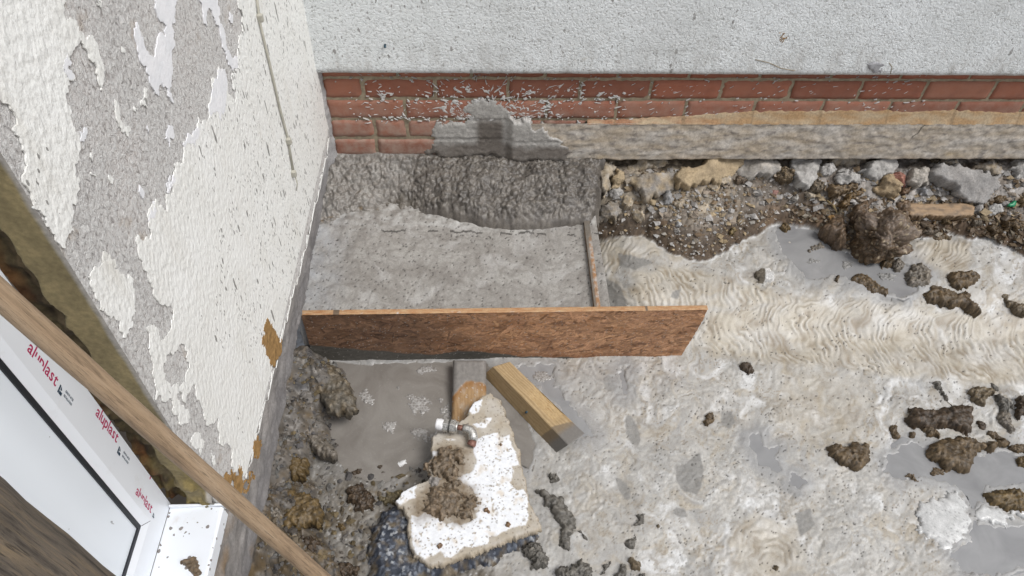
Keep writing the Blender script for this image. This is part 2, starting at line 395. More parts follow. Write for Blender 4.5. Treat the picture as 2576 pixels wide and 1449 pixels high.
# ------------------------------------------------------------------ frames used to lay things out
class Frame:                                                # a plane with its own 2D axes
    def __init__(s, o, e1, e2):
        s.o = np.array(o, float); s.e1 = np.array(e1, float)/np.linalg.norm(e1); e2 = np.array(e2, float)
        e2 = e2-s.e1*np.dot(e2, s.e1); s.e2 = e2/np.linalg.norm(e2); s.n = np.cross(s.e1, s.e2)
    def px(s, x, y):
        p = hitp(x, y, s.o, s.n)-s.o; return (float(p@s.e1), float(p@s.e2))
    def poly(s, pts): return [s.px(*p) for p in pts]
    def world(s, a, b, h): return s.o+np.multiply.outer(a, s.e1)+np.multiply.outer(b, s.e2)+np.multiply.outer(h, s.n)
    def mat(s, off=0.0):
        o = s.o+s.n*off
        return Matrix(((s.e1[0], s.e2[0], s.n[0], o[0]), (s.e1[1], s.e2[1], s.n[1], o[1]), (s.e1[2], s.e2[2], s.n[2], o[2]), (0, 0, 0, 1)))
Z0 = -0.591                                                 # level of the slurry in the trench
GROUND = Frame((0, 0, Z0), (1, 0, 0), (0, 1, 0))
BANK = Frame((0, -0.03, -0.335), (1, 0, 0), (0, 0.19, 0.16))
LWALL = Frame((-0.034, 0, 0), (-0.0136, 1, 0), (0, 0, 1))   # left house wall, facing +X
BWALL = Frame((0, 0, 0), (1, 0, 0), (0, 0, 1))              # brick face of the rear wall (its normal is -Y)

def blob(name, outline, fr, h, res=0.004, mat=None, style='mud', seed=1, colr=(0.2, 0.2, 0.2), col2=None, skirt=0.012, rag=0.16, edge=0.6, amp=0.25, parent=None, base=0.0, prof=None, colf=None, flat=False):
    """A solid lump: ragged outline on a frame, domed or slab-like top, sunk skirt."""
    out = ragged(outline, rag, max(res, 0.003), seed)
    P = np.array(out); c0 = P.mean(0)
    area = 0.5*np.sum(P[:, 0]*np.roll(P[:, 1], -1)-np.roll(P[:, 0], -1)*P[:, 1])
    if area < 0: P = P[::-1]
    lo, hi = P.min(0), P.max(0)
    gx, gy = np.meshgrid(np.arange(lo[0], hi[0], res), np.arange(lo[1], hi[1], res), indexing='ij')
    r_ = np.random.default_rng(seed)
    gx = gx+r_.uniform(-.35, .35, gx.shape)*res; gy = gy+r_.uniform(-.35, .35, gy.shape)*res
    d = sdf(P, gx, gy, 0.02); k = d > res*0.55
    pts = [Vector(p) for p in P]+[Vector(p) for p in zip(gx[k], gy[k])]
    n = len(P); ed = [(i, (i+1) % n) for i in range(n)]
    vs, _, fs, ov, _, _ = geometry.delaunay_2d_cdt(pts, ed, [], 1, 1e-6)
    A = np.array([(v.x, v.y) for v in vs]); dd = np.maximum(sdf(P, A[:, 0], A[:, 1], 0.02), 0)
    bm_ = dd < 1e-7
    dmax = max(dd.max(), 1e-4); x, y = A[:, 0], A[:, 1]
    tt = np.clip(dd/(dmax*edge), 0, 1); dome = np.sqrt(np.maximum(0, 1-(1-tt)**2))
    sx = seed*3.71; size = math.sqrt(abs(area))
    if style == 'mud':
        wv = 0.35*fbm(x/(size*.1), y/(size*.1)+sx, 3, seed+8)
        f1, f2, cid = wor(x/(size*0.17)+sx+wv, y/(size*0.17)-sx+wv, seed)
        g1, g2, gid = wor(x/(size*0.07)+sx-wv, y/(size*0.07)+wv, seed+5); e1_, e2_, eid = wor(x/0.0075+sx, y/0.0075, seed+6)
        H = h*.72*dome*(0.70+amp*1.2*fbm(x/(size*.4)+sx, y/(size*.4), 4, seed)+0.26*cid+0.14*gid+.16*np.minimum(g2-g1, .4)+.12*np.minimum(f2-f1, .3))+np.minimum(dome*1.3, 1)*(0.0026*eid+0.004*np.minimum(e2_-e1_, .4)+.004*fbm(x/.012, y/.012+sx, 3, seed+2))
        tone = 0.66+0.30*cid+0.24*gid+.22*eid+0.4*fbm(x/(size*.2), y/(size*.2)+sx, 3, seed+3); tone = tone*np.where(f2-f1 < .07, .62, 1)
    elif style == 'rock':
        H = h*np.minimum(dome*1.15, 1.0)
        for q in range(6):
            th = r_.uniform(0, 6.28); s_ = r_.uniform(.25, .8)*h/size*2.0; off = h*r_.uniform(.62, 1.0)
            H = np.minimum(H, off-s_*((x-c0[0])*math.cos(th)+(y-c0[1])*math.sin(th)))
        H = np.maximum(H, h*0.10*dome)+dome*(0.10*h*fbm(x/(size*.25)+sx, y/(size*.25), 4, seed)+0.0022*fbm(x/0.008, y/0.008+sx, 3, seed))
        tone = 0.86+0.50*fbm(x/(size*.3)+sx, y/(size*.3), 4, seed+3)
    elif style == 'slab':
        H = h*np.clip(dd/0.004, 0, 1)**0.5+0.0025*fbm(x/0.05+sx, y/0.05, 4, seed)*np.clip(dd/0.01, 0, 1)
        tone = 0.95+0.25*fbm(x/0.03+sx, y/0.03, 4, seed+3)
    else:
        H = h*dome*(0.8+2.2*amp*fbm(x/(size*.3)+sx, y/(size*.3), 4, seed)); tone = 0.95+0.3*fbm(x/0.02+sx, y/0.02, 4, seed+3)
    if prof is not None: H = prof(x, y, dd, H)
    H = np.where(bm_, 0.0 if style != 'slab' else h*0.8, H)
    c1 = np.array(colr); c2 = np.array(col2 if col2 is not None else colr)
    mx = np.clip(0.5+0.9*fbm(x/(size*.28)-sx, y/(size*.28), 3, seed+9), 0, 1)[:, None]
    C = np.clip((c1*(1-mx)+c2*mx)*np.clip(tone, .4, 1.6)[:, None], 0.004, 0.9)
    if colf is not None: C = colf(x, y, dd, C)
    # skirt
    idx = [-1]*n
    for vi, o in enumerate(ov):
        for q in o:
            if q < n: idx[q] = vi
    idx = [i for i in idx if i >= 0]
    ring = A[idx]; cen = ring.mean(0)
    inner = cen+(ring-cen)*0.93
    nv = len(A)
    T = fr.world(x, y, H+base); B = fr.world(inner[:, 0], inner[:, 1], np.full(len(idx), base-skirt))
    mid = fr.world(ring[:, 0], ring[:, 1], np.full(len(idx), base+(0.35*h if style == 'slab' else -skirt*0.3))) 
    if style == 'slab': mid = mid+r_.normal(0, 0.0018, mid.shape)
    V = np.concatenate([T, mid, B]); m = len(idx)
    F = [tuple(f) for f in fs]
    F = [f if sum((A[f[(i+1) % 3]][0]-A[f[i]][0])*(A[f[(i+1) % 3]][1]+A[f[i]][1]) for i in range(3)) < 0 else f[::-1] for f in F]
    for i in range(m):
        j = (i+1) % m
        F.append((idx[i], nv+i, nv+j)); F.append((idx[i], nv+j, idx[j]))
        F.append((nv+i, nv+m+i, nv+m+j)); F.append((nv+i, nv+m+j, nv+j))
    bc = len(V); V = np.concatenate([V, fr.world(cen[0], cen[1], base-skirt)[None]])
    for i in range(m): F.append((nv+m+(i+1) % m, nv+m+i, bc))
    sc_ = np.array(colr)*0.9
    C = np.concatenate([C, C[idx], np.tile(C[idx].mean(0), (m, 1)), C[idx].mean(0)[None]])
    org = fr.world(cen[0], cen[1], base)
    if parent is not None and parent.type == 'EMPTY': org = np.array(parent.location)
    me = fastmesh(name, V-org, np.array(F), C, not flat)
    if style in ('mud', 'rock') and h > .008:
        k_ = len(me.vertices); co = np.zeros(k_*3, np.float32); me.vertices.foreach_get('co', co); co = co.reshape(-1, 3)
        nn = np.zeros(k_*3, np.float32); me.vertex_normals.foreach_get('vector', nn); nn = nn.reshape(-1, 3)
        q = co/(size*.10)+seed*1.7; a_ = min(h*.16, .0055) if style == 'mud' else min(h*.05, .0022)
        f1, f2, cd_ = wr3(q[:, 0], q[:, 1], q[:, 2], seed); q2 = co/.007+seed
        dsp = a_*(1.1*(cd_-.5)+1.5*np.minimum(f2-f1, .35)-.3+.7*fb3(q2[:, 0], q2[:, 1], q2[:, 2], 2, seed))
        co = co+nn*dsp[:, None]; me.vertices.foreach_set('co', np.ascontiguousarray(co, np.float32).ravel()); me.update()
        if style == 'mud':
            cl = np.zeros(k_*4, np.float32); me.color_attributes['Col'].data.foreach_get('color', cl); cl = cl.reshape(-1, 4)
            cl[:, :3] *= (0.70+.55*cd_*1.0)[:, None]; me.color_attributes['Col'].data.foreach_set('color', np.ascontiguousarray(cl).ravel())
    o = bpy.data.objects.new(name, me); col.objects.link(o); me.materials.append(mat)
    if parent is None: o.location = org
    else: o.parent = parent
    return o

# ------------------------------------------------------------------ the setting: ground sheet of the trench
GS = 0.0035
GX = np.arange(-0.16, 3.10, GS); GY = np.arange(-1.60, 0.10, GS)
X, Y = np.meshgrid(GX, GY, indexing='ij')
zs = Z0+0.075*ss(-0.62, -0.40, Y)*ss(0.80, 0.98, X)
bank_px = [(1440, 620), (1485, 578), (1560, 588), (1620, 592), (1650, 612), (1700, 640), (1760, 656), (1810, 640), (1850, 612), (1890, 592), (1930, 577),
           (1953, 556), (2001, 563), (2031, 566), (2078, 580), (2110, 615), (2170, 645), (2270, 640), (2295, 596), (2337, 597), (2390, 583), (2448, 599), (2492, 594), (2515, 614), (2559, 628), (2590, 650), (2760, 690)]
bw = [tuple(hit(*p, 2, -0.505)[:2]) for p in bank_px]; bw = bw+[(3.2, 0.5), (0.55, 0.5)]
db = sdf(bw, X, Y, 0.12); db = db+0.016*fbm(X/0.04, Y/0.04, 5, 3)
dwall = np.maximum(-0.012-Y, 0.0)
tb = np.where(db > 0, db/(db+dwall+1e-6), 0.0)
bankh = lerp(zs, np.full_like(zs, -0.362), np.clip(tb, 0, 1)**0.85)
inb = ss(-0.001, 0.004, db)
w1, w2, wid = wor(X/0.028, Y/0.028, 11); v1, v2, vid = wor(X/0.011, Y/0.011, 12)
brel = 0.010*fbm(X/0.07, Y/0.07, 4, 21)+0.011*np.minimum(w2-w1, .5)*(wid > .35)+0.005*np.minimum(v2-v1, .6)
# mud shelf along the left wall
shelf_px = [(722, 880), (780, 885), (832, 912), (868, 935), (893, 985), (886, 1020), (846, 1046), (826, 1075), (846, 1122), (838, 1142), (800, 1146), (786, 1175), (796, 1230), (812, 1290), (800, 1330), (850, 1400), (870, 1470), (400, 1500), (400, 880)]
dsh = sdf([tuple(hit(*p, 2, Z0)[:2]) for p in shelf_px], X, Y, 0.12)+0.012*fbm(X/0.045, Y/0.045, 4, 5)
insh = ss(-0.003, 0.010, dsh)
shelf = 0.20*(1-np.exp(-np.maximum(dsh, 0)/0.075))*(0.85+0.5*fbm(X/0.08, Y/0.08, 3, 31))+0.012*np.minimum(w2-w1, .5)+0.006*np.minimum(v2-v1, .6)
HB = np.where(db > 0, lerp(zs, bankh, inb), zs)+insh*shelf
def to_px(x, y, z):
    d = np.stack([x-CAM[0], y-CAM[1], z-CAM[2]], -1); zz = d@FW
    return 1288+FOC*(d@RT)/zz, 724.5-FOC*(d@UP)/zz
PX, PY = to_px(X, Y, HB)
def zone(poly, soft=4.0, wob=6.0, seed=0, margin=60):
    d = sdf(poly, PX, PY, margin)
    return ss(-soft, soft, d+wob*fbm(PX/28, PY/28, 4, 100+seed))
land = np.maximum(inb*(db > 0), insh)
slur = 1-land
# --- folds of the flowing slurry
wx = 26*fbm(PX/100, PY/80, 3, 41); wy = 26*fbm(PX/110, PY/90, 3, 43)
A_, B_ = PX+wx, PY+wy
fine = 7*fbm(PX/26, PY/26, 3, 44)+9*fbm(PX/60, PY/45, 3, 45)
q0 = fbm(PX/90, PY/90, 3, 46)
def ridges(ph, lam):
    q = ph/lam*(1+.0*q0); q = q+.8*fbm(PX/85, PY/70, 3, 47)+.7*q0+.32*fbm(PX/26, PY/38, 3, 50); k = np.floor(q); f = q-k
    pk = 0.5+0.3*(hsh(k, k*0+3, 5)-.5)
    a = np.clip(0.62+0.75*fbm(PX/34+k*3.7, PY/30, 3, 48), .12, 1.25)
    return np.where(f < pk, f/pk, (1-f)/(1-pk))**0.75*a, hsh(k, k*0, 7)
yc = 800+0.055*(PX-1800)
phA = A_-0.010*np.sign(B_-yc)*(B_-yc)**2*np.where(B_ > yc, 0.55, -1.3)+fine
zA = zone([(1785, 785), (1900, 772), (2050, 755), (2200, 762), (2400, 785), (2640, 800), (2640, 985), (2450, 962), (2250, 945), (2080, 925), (1900, 908), (1800, 895), (1745, 880)], 14, 14, 1)
phB = np.hypot(A_-1650, (B_-672)*1.15)+fine
zB = zone([(1497, 600), (1560, 590), (1640, 600), (1660, 640), (1610, 650), (1560, 660), (1545, 690), (1570, 730), (1600, 765), (1570, 775), (1520, 700)], 10, 10, 2)
phC = A_-0.012*(B_-745)**2*np.where(B_ > 745, -0.3, 1.0)*-1+fine
zC = zone([(1590, 690), (1680, 672), (1760, 680), (1800, 690), (1880, 720), (1960, 735), (2040, 760), (1900, 772), (1780, 778), (1600, 778), (1585, 740)], 12, 12, 3)
phD = A_-0.010*(B_-610)**2*-1+fine
zD = zone([(2296, 612), (2380, 600), (2440, 612), (2440, 660), (2420, 690), (2350, 680), (2300, 650)], 12, 12, 4)
phE = np.hypot(A_-1935, (B_-1420)*0.7)+fine
zE = zone([(1840, 1330), (1900, 1290), (2010, 1330), (2030, 1449), (1840, 1449)], 14, 16, 5)
phF = np.hypot((A_-2100)*0.8, B_-1010)+2*fine
zF = zone([(1960, 940), (2080, 930), (2200, 960), (2160, 1080), (2040, 1120), (1960, 1060)], 20, 20, 6)
phG = PX*0.5+B_+fine*2
brk = np.clip(.80+1.1*fbm(PX/80+q0, PY/60, 3, 49), .30, 1.15)
fold = np.zeros_like(X); ftone = np.full_like(X, 0.5)
for z_, ph, lam, amp in ((zA, phA, 17.5, 1.0), (zB, phB, 14, .9), (zC, phC, 16, .9), (zD, phD, 13, .8), (zE, phE, 17, .6), (zF, phF, 18, .45)):
    r_, id_ = ridges(ph, lam); fold = np.maximum(fold, z_*r_*amp*brk); ftone = lerp(ftone, id_, z_)
zfold = np.maximum.reduce([zA, zB, zC, zD, zE*0.8, zF*0.5])
# domain-warped skin everywhere
q1 = fbm(PX/70, PY/70, 4, 61); q2 = fbm(PX/70+5, PY/70-3, 4, 62)
skin = fbm(PX/46+2.2*q1, PY/46+2.2*q2, 5, 63)
wrk = 1-np.abs(fbm(PX/34+1.8*q1, PY/34+1.8*q2, 4, 64))*2.2
swl = 1-np.abs(np.sin(7*fbm(PX/120+1.2*q1, PY/120+1.2*q2, 3, 65)+q1*3))
calm = np.clip(0.35+1.3*fbm(PX/160, PY/160, 3, 66), 0, 1)
mx_, my_ = PX/95+1.3*fbm(PX/130, PY/130, 2, 301)+.7*q1, PY/95+1.3*fbm(PX/130+4, PY/130, 2, 302)+.7*q2
mar = np.sin(6.5*pn(mx_, my_, 303)+3.5*pn(mx_*2.1, my_*2.1, 304)); rgh = np.clip(.35+1.5*fbm(PX/150, PY/150, 3, 320), 0, 1); mlin = np.clip(1-np.abs(np.sin(9*pn(mx_*.8+3, my_*.8, 305)+4*pn(mx_*1.9, my_*1.9, 306)))*5.0, 0, 1)
crk = 1-np.abs(fbm(PX/16+1.5*q1, PY/16+1.5*q2, 4, 68))*2.4
relief = 0.0078*fold+(1-zfold)*((0.0030*skin*(1.0-calm)+0.0016*np.maximum(wrk, 0)**3*(0.3+calm)+0.0014*swl**6*(.4+calm)+0.0022*np.maximum(crk, 0)**2*np.clip(.45-calm, 0, 1)+.0009*mar-.0026*mlin)*(.55+.9*rgh))+0.010*fbm(X/0.16, Y/0.16, 2, 67)+0.0006*fbm(PX/7, PY/7, 3, 69)*np.clip(1.2-calm, 0.2, 1)
# pinholes
p1, p2, pid = wor(PX/7.5, PY/7.5, 71); pz = np.clip(fbm(PX/60, PY/60, 3, 72)*1.6+0.15, 0, 1)
hole = ((p1 < 0.22+0.12*pid) & (pid < 0.26*pz+0.03)).astype(float)
# dull froth patches
froth = np.zeros_like(X)
fp = [[(1571, 1058), (1580, 1042), (1592, 1048), (1608, 1080), (1613, 1105), (1606, 1118), (1590, 1112), (1576, 1090)],
      [(1702, 1175), (1725, 1166), (1760, 1140), (1768, 1180), (1765, 1225), (1752, 1246), (1720, 1236), (1701, 1210)],
      [(1548, 1200), (1565, 1205), (1585, 1228), (1587, 1255), (1575, 1258), (1560, 1240)],
      [(1516, 955), (1530, 945), (1550, 960), (1562, 980), (1545, 992), (1522, 980)],
      [(1502, 690), (1530, 700), (1560, 720), (1578, 765), (1578, 778), (1512, 778)],
      [(1815, 1035), (1840, 1035), (1850, 1062), (1835, 1078), (1815, 1065)],
      [(1700, 1275), (1720, 1280), (1728, 1298), (1712, 1306), (1690, 1292)],
      [(1960, 1205), (1990, 1212), (2020, 1245), (2000, 1250), (1970, 1232)],
      [(1555, 640), (1620, 650), (1640, 662), (1600, 680), (1560, 668)],
      [(1690, 735), (1712, 730), (1705, 755), (1685, 752)], [(2000, 1290), (2040, 1280), (2050, 1320), (2015, 1350)]]
for i, p in enumerate(fp): froth = np.maximum(froth, zone(p, 2.5, 4, 200+i, 40))
# puddle hollows
pud = {'a': ([(1952, 566), (2000, 562), (2060, 575), (2100, 605), (2150, 640), (2200, 655), (2280, 660), (2330, 690), (2300, 735), (2270, 755), (2215, 735), (2160, 712), (2100, 690), (2070, 700), (2035, 705), (2020, 690), (1985, 650), (1955, 615)], None),
       'b': ([(1880, 1092), (1915, 1092), (1922, 1120), (1960, 1126), (1950, 1150), (1965, 1180), (1945, 1190), (1910, 1165), (1895, 1140), (1878, 1115)], None),
       'c': ([(2225, 1150), (2290, 1110), (2350, 1130), (2420, 1150), (2480, 1140), (2530, 1130), (2600, 1150), (2600, 1215), (2480, 1225), (2470, 1262), (2448, 1290), (2430, 1240), (2390, 1215), (2320, 1200), (2260, 1210), (2225, 1185)], None),
       'd': ([(2450, 1310), (2480, 1322), (2540, 1325), (2600, 1330), (2600, 1420), (2500, 1449), (2420, 1440), (2390, 1390), (2430, 1360)], None),
       'e': ([(1555, 922), (1580, 922), (1574, 960), (1580, 985), (1572, 1003), (1560, 998), (1566, 975), (1558, 950)], None),
       'g': ([(1990, 1190), (2015, 1195), (2030, 1215), (2010, 1232), (1985, 1215)], None),
       'h': ([(1270, 920), (1400, 918), (1390, 950), (1410, 985), (1440, 1020), (1475, 1060), (1500, 1100), (1470, 1105), (1400, 1020), (1330, 960)], None),
       'f': ([(790, 905), (900, 918), (1140, 912), (1222, 912), (1300, 1000), (1345, 1120), (1330, 1180), (1290, 1160), (1140, 1050), (1095, 1135), (1050, 1170), (1000, 1200), (940, 1215), (880, 1190), (840, 1150), (780, 1130), (780, 1000)], None)}
zwet = np.zeros_like(X); pm = np.zeros_like(X); pm_f = np.zeros_like(X); plev = {}
H = HB.copy()
H = H+slur*relief+land*np.where(db > 0, brel*inb, 0)
for k_, (poly, _) in pud.items():
    z_ = ss(-5, 5, sdf(poly, PX, PY, 60)-3*(k_ != 'f')+(17 if k_ != 'f' else 6)*fbm(PX/24, PY/24, 5, 300+ord(k_)))*slur
    lv = float(np.percentile(zs[z_ > 0.5], 2)) if (z_ > .5).any() else Z0
    plev[k_] = lv
    dip = lv-0.0055+0.003*fbm(PX/40, PY/40, 3, 77)+0.006*np.maximum(fbm(PX/26, PY/26, 3, 78 + ord(k_))-0.33, 0)*3
    zd = zone([(np.mean([q[0] for q in poly])+(a_-np.mean([q[0] for q in poly]))*1.0, b_) for a_, b_ in poly], 9, 7 if k_ != 'f' else 5, 300+ord(k_), 60) if False else ss(-16, -2, sdf(poly, PX, PY, 60)+(7 if k_ != 'f' else 5)*fbm(PX/28, PY/28, 4, 400+ord(k_)))*slur
    H = np.where(zd > .02, np.maximum(H, lerp(H, lv+(.0022 if k_ == 'a' else .0006)+.0008*skin, zd)), H)
    zwet = np.maximum(zwet, ss(-46, 0, sdf(poly, PX, PY, 60)+20*fbm(PX/34, PY/34, 4, 500+ord(k_)))*slur)
    H = lerp(H, dip, z_); pm = np.maximum(pm, z_)
    if k_ == 'f': pm_f = z_
rim = np.clip(4*pm*(1-pm), 0, 1)
H = H-hole*0.0022*slur*(1-pm)+0.0015*froth*(hsh(np.floor(PX/2.2), np.floor(PY/2.2), 3)-0.5)
# --- colours of the dry and wet things themselves
c_pale = np.array((0.450, 0.436, 0.408)); c_beige = np.array((0.385, 0.338, 0.265)); c_grey = np.array((0.31, 0.306, 0.297)); c_white = np.array((0.62, 0.625, 0.625)); c_tan = np.array((0.30, 0.22, 0.13))
def L(a, b, t): return a+(b-a)*t[..., None]
C = np.tile(c_pale, X.shape+(1,))
C = L(C, c_grey, np.clip(0.25+.9*fbm(PX/95, PY/85, 3, 81)+.28*mar, 0, 0.75))
C = L(C, c_beige, np.clip(fbm(mx_*1.2+q1, my_*1.2+q2, 3, 82)*1.5+.1*mar, 0, 0.75))
C = L(C, c_white, np.clip(fbm(mx_, my_, 3, 83)*2.2-0.22+.34*ss(2050, 2450, PX)-.15*mar, 0, 0.9))
C = L(C, np.array((0.415, 0.375, 0.305)), zfold*np.clip(.62+.7*fbm(PX/110, PY/60, 3, 330), .15, .95))
C = L(C, np.array((0.19, 0.145, 0.09)), zfold*np.clip(0.86-fold*1.7, 0, 0.80)*np.clip(.2+1.5*fbm(PX/50, PY/40, 3, 52)+.5*ftone, 0, 1))         # beige liquid lies in the folds
C = L(C, np.array((0.55, 0.53, 0.49)), zfold*np.clip(fold-0.40, 0, .6)*1.2)
C = L(C, c_tan, np.clip(fbm(PX/40+2*q1, PY/40, 4, 84)*2.2-0.95, 0, 0.6)*(PY < 800))
thin = np.clip(0.30-skin*1.4, 0, 1)*np.clip(wrk, 0, 1)**2*(1-zfold)
C = L(C, np.array((0.185, 0.155, 0.115)), np.clip(thin*.8*(.35+calm), 0, 0.55)); C = L(C, np.array((0.175, 0.145, 0.105)), mlin*.95*np.clip(.30+fbm(PX/60, PY/60, 2, 307)*1.6, 0, 1)*(1-zfold)); C = L(C, np.array((0.24, 0.235, 0.22)), np.clip((crk-.50)*1.8, 0, .8)*(1-zfold)*np.clip(.72-calm, 0, 1))
sw = swl**10*(.4+calm)*(1-zfold); C = L(C, np.array((0.245, 0.20, 0.14)), np.clip(sw*0.9, 0, .7))
C = L(C, np.array((0.205, 0.20, 0.188)), froth*(0.78+0.22*hsh(np.floor(PX/2.6), np.floor(PY/2.6), 9)))
edge_ = np.clip(zwet-pm, 0, 1); C = L(C, np.array((0.275, 0.274, 0.272)), edge_*.88); C = L(C, c_white, np.clip(rim*(1.6*fbm(PX/22, PY/22, 3, 311)-.1), 0, .7)*(1-pm_f)); C = L(C, np.array((0.15, 0.145, 0.135)), np.clip(pm_f*1.0, 0, 1)*0.9)
C = L(C, np.array((0.30, 0.285, 0.265)), rim*0.5*(pm_f > 0.02))
C = L(C, np.array((0.035, 0.03, 0.025)), hole*(1-pm)*0.9)
# greyer, grittier silt on the near left
silt = zone([(760, 900), (1140, 1010), (1140, 1250), (1250, 1449), (1400, 1500), (650, 1500), (650, 900)], 40, 30, 90, 140)*(PX < 1420)
sg = hsh(np.floor(PX/3.0), np.floor(PY/3.0), 19)
C = L(C, np.array((0.165, 0.155, 0.14)), silt*(0.70+0.25*sg)); C = L(C, np.array((0.095, 0.075, 0.05)), silt*np.clip(ss(1090, 1330, PY)*(0.45+1.3*fbm(PX/48, PY/48, 4, 91)), 0, 0.85))
C = L(C, np.array((0.17, 0.115, 0.04)), silt*np.clip(fbm(PX/42, PY/42, 4, 92)*2.4-0.7, 0, 0.7)*ss(1150, 1250, PY))
C = L(C, np.array((0.50, 0.50, 0.49)), silt*(sg > 0.985)*0.7)
H = H+silt*(0.003*fbm(PX/14, PY/14, 4, 93)+ss(1120, 1330, PY)*0.010*np.minimum(w2-w1, .5))
board_grey = ss(1760, 1320, PX+70*fbm(PX/70, PY/70, 3, 341))*ss(880, 920, PY)*(1-silt); C = L(C, np.array((0.27, 0.262, 0.248)), board_grey*0.62*np.clip(.75+.6*mar*.3+fbm(PX/40, PY/40, 3, 342), .2, 1))  # greyer slurry in front of the board
# bank: broken stone, gravel and brown soil
soil = np.array((0.075, 0.052, 0.033)); grit = np.array((0.20, 0.175, 0.15)); pale = np.array((0.34, 0.32, 0.30)); mudb = np.array((0.075, 0.047, 0.026))
CB = np.tile(soil, X.shape+(1,))
CB = L(CB, grit, np.clip(0.55+1.2*fbm(PX/40, PY/40, 4, 95), 0, 1)*ss(0.10, 0.45, tb))
CB = L(CB, pale, np.clip(ss(0.35, 0.8, tb)*(0.5+1.2*fbm(PX/60, PY/60, 3, 96)), 0, 1)*ss(1950, 2250, PX)); CB = L(CB, np.array((0.33, 0.28, 0.21)), ss(0.25, 0.6, tb)*ss(1950, 1700, PX)*np.clip(0.6+fbm(PX/40, PY/40, 3, 98), 0, 1))
CB = L(CB, mudb, np.clip(ss(0.42, 0.12, tb)*ss(2180, 2330, PX), 0, 1)); CB = L(CB, np.array((0.16, 0.105, 0.065)), np.clip(ss(0.5, 0.2, tb)*ss(1880, 1960, PX)*ss(2120, 2060, PX)*(0.6+fbm(PX/40, PY/40, 3, 99)), 0, 1))
CB = CB*(0.62+0.75*vid)[..., None]*(0.85+0.3*wid)[..., None]
C = L(C, CB, inb*(db > 0))
C = L(C, np.array((0.55, 0.55, 0.54)), ss(-0.006, -0.002, db)*ss(0.003, 0.0, db)*np.clip(0.3+1.6*fbm(PX/14, PY/14, 3, 97), 0, 1)*0.8)
# shelf: grey gritty mud, brown lower down, bluish grit near the board
CS = np.tile(np.array((0.17, 0.152, 0.132)), X.shape+(1,))
CS = L(CS, np.array((0.13, 0.085, 0.035)), np.clip(fbm(PX/50, PY/50, 4, 111)*1.5+ss(840, 900, PX+0.0*PY)*0.5+ss(1180, 1300, PY)*0.45, 0, 0.9))
CS = L(CS, np.array((0.085, 0.09, 0.105)), np.clip(fbm(PX/45, PY/45, 4, 112)*2-0.25, 0, .6)*ss(1080, 950, PY))
CS = L(CS, np.array((0.24, 0.16, 0.055)), np.clip(fbm(PX/60, PY/60, 4, 113)*2-0.55, 0, .7)*ss(1100, 1250, PY))
CS = L(CS, np.array((0.04, 0.036, 0.032)), np.clip(fbm(PX/26, PY/26, 4, 114)*2.2-0.75, 0, .8))
CS = CS*(0.50+0.45*vid)[..., None]
C = L(C, CS, insh)
rough = 0.34+.18*np.clip(.3+skin, 0, 1)-0.12*pm+0.15*froth+(inb*(db > 0))*0.30+0.1*(1-calm)
V = np.stack([X, Y, H], -1).reshape(-1, 3)
me = fastmesh('ground', V, gridfaces(len(GX), len(GY)), np.clip(C, 0.004, .9).reshape(-1, 3), True, np.clip(rough, .2, .95).ravel())
g = link('ground', me, M['slurry']); props(g, 'pale cement slurry and mud covering the trench floor', kind='structure')
def gz(x, y):
    i = int(np.clip(round((x-GX[0])/GS), 0, len(GX)-1)); j = int(np.clip(round((y-GY[0])/GS), 0, len(GY)-1)); return float(H[i, j])
def on_ground(px, py):                                       # walk the view ray down to the ground surface
    d = ray(px, py); t = (0.0-CAM[2])/d[2]
    while t < 6:
        p = CAM+d*t
        if p[2] <= gz(p[0], p[1]): return p
        t += 0.004
    return p
big = pdmesh('terrain', [(-30, -30, -0.64), (30, -30, -0.64), (30, 30, -0.64), (-30, 30, -0.64)], [(0, 1, 2, 3)])
props(link('terrain', big, mat_plain('garden_soil', (0.16, 0.13, 0.10), 0.9, 0.2)), 'bare soil around the trench', kind='structure')

# water lying in the hollows
WG = {k_: Frame((0, 0, lv-0.0010), (1, 0, 0), (0, 1, 0)) for k_, lv in plev.items()}
for k_, (poly, _) in pud.items():
    fr = WG[k_]; P = fr.poly(poly); cen = np.mean(P, 0); P = [tuple(cen+(np.array(p)-cen)*(1.16 if k_ not in 'fa' else 1.04)) for p in P]
    me = pdmesh('water', [fr.world(a, b, 0.0) for a, b in P], [tuple(range(len(P)))])
    if me.polygons[0].normal.z < 0: me.flip_normals()
    props(link('water', me, M['murk'] if k_ == 'f' else M['water']), None, kind='structure')

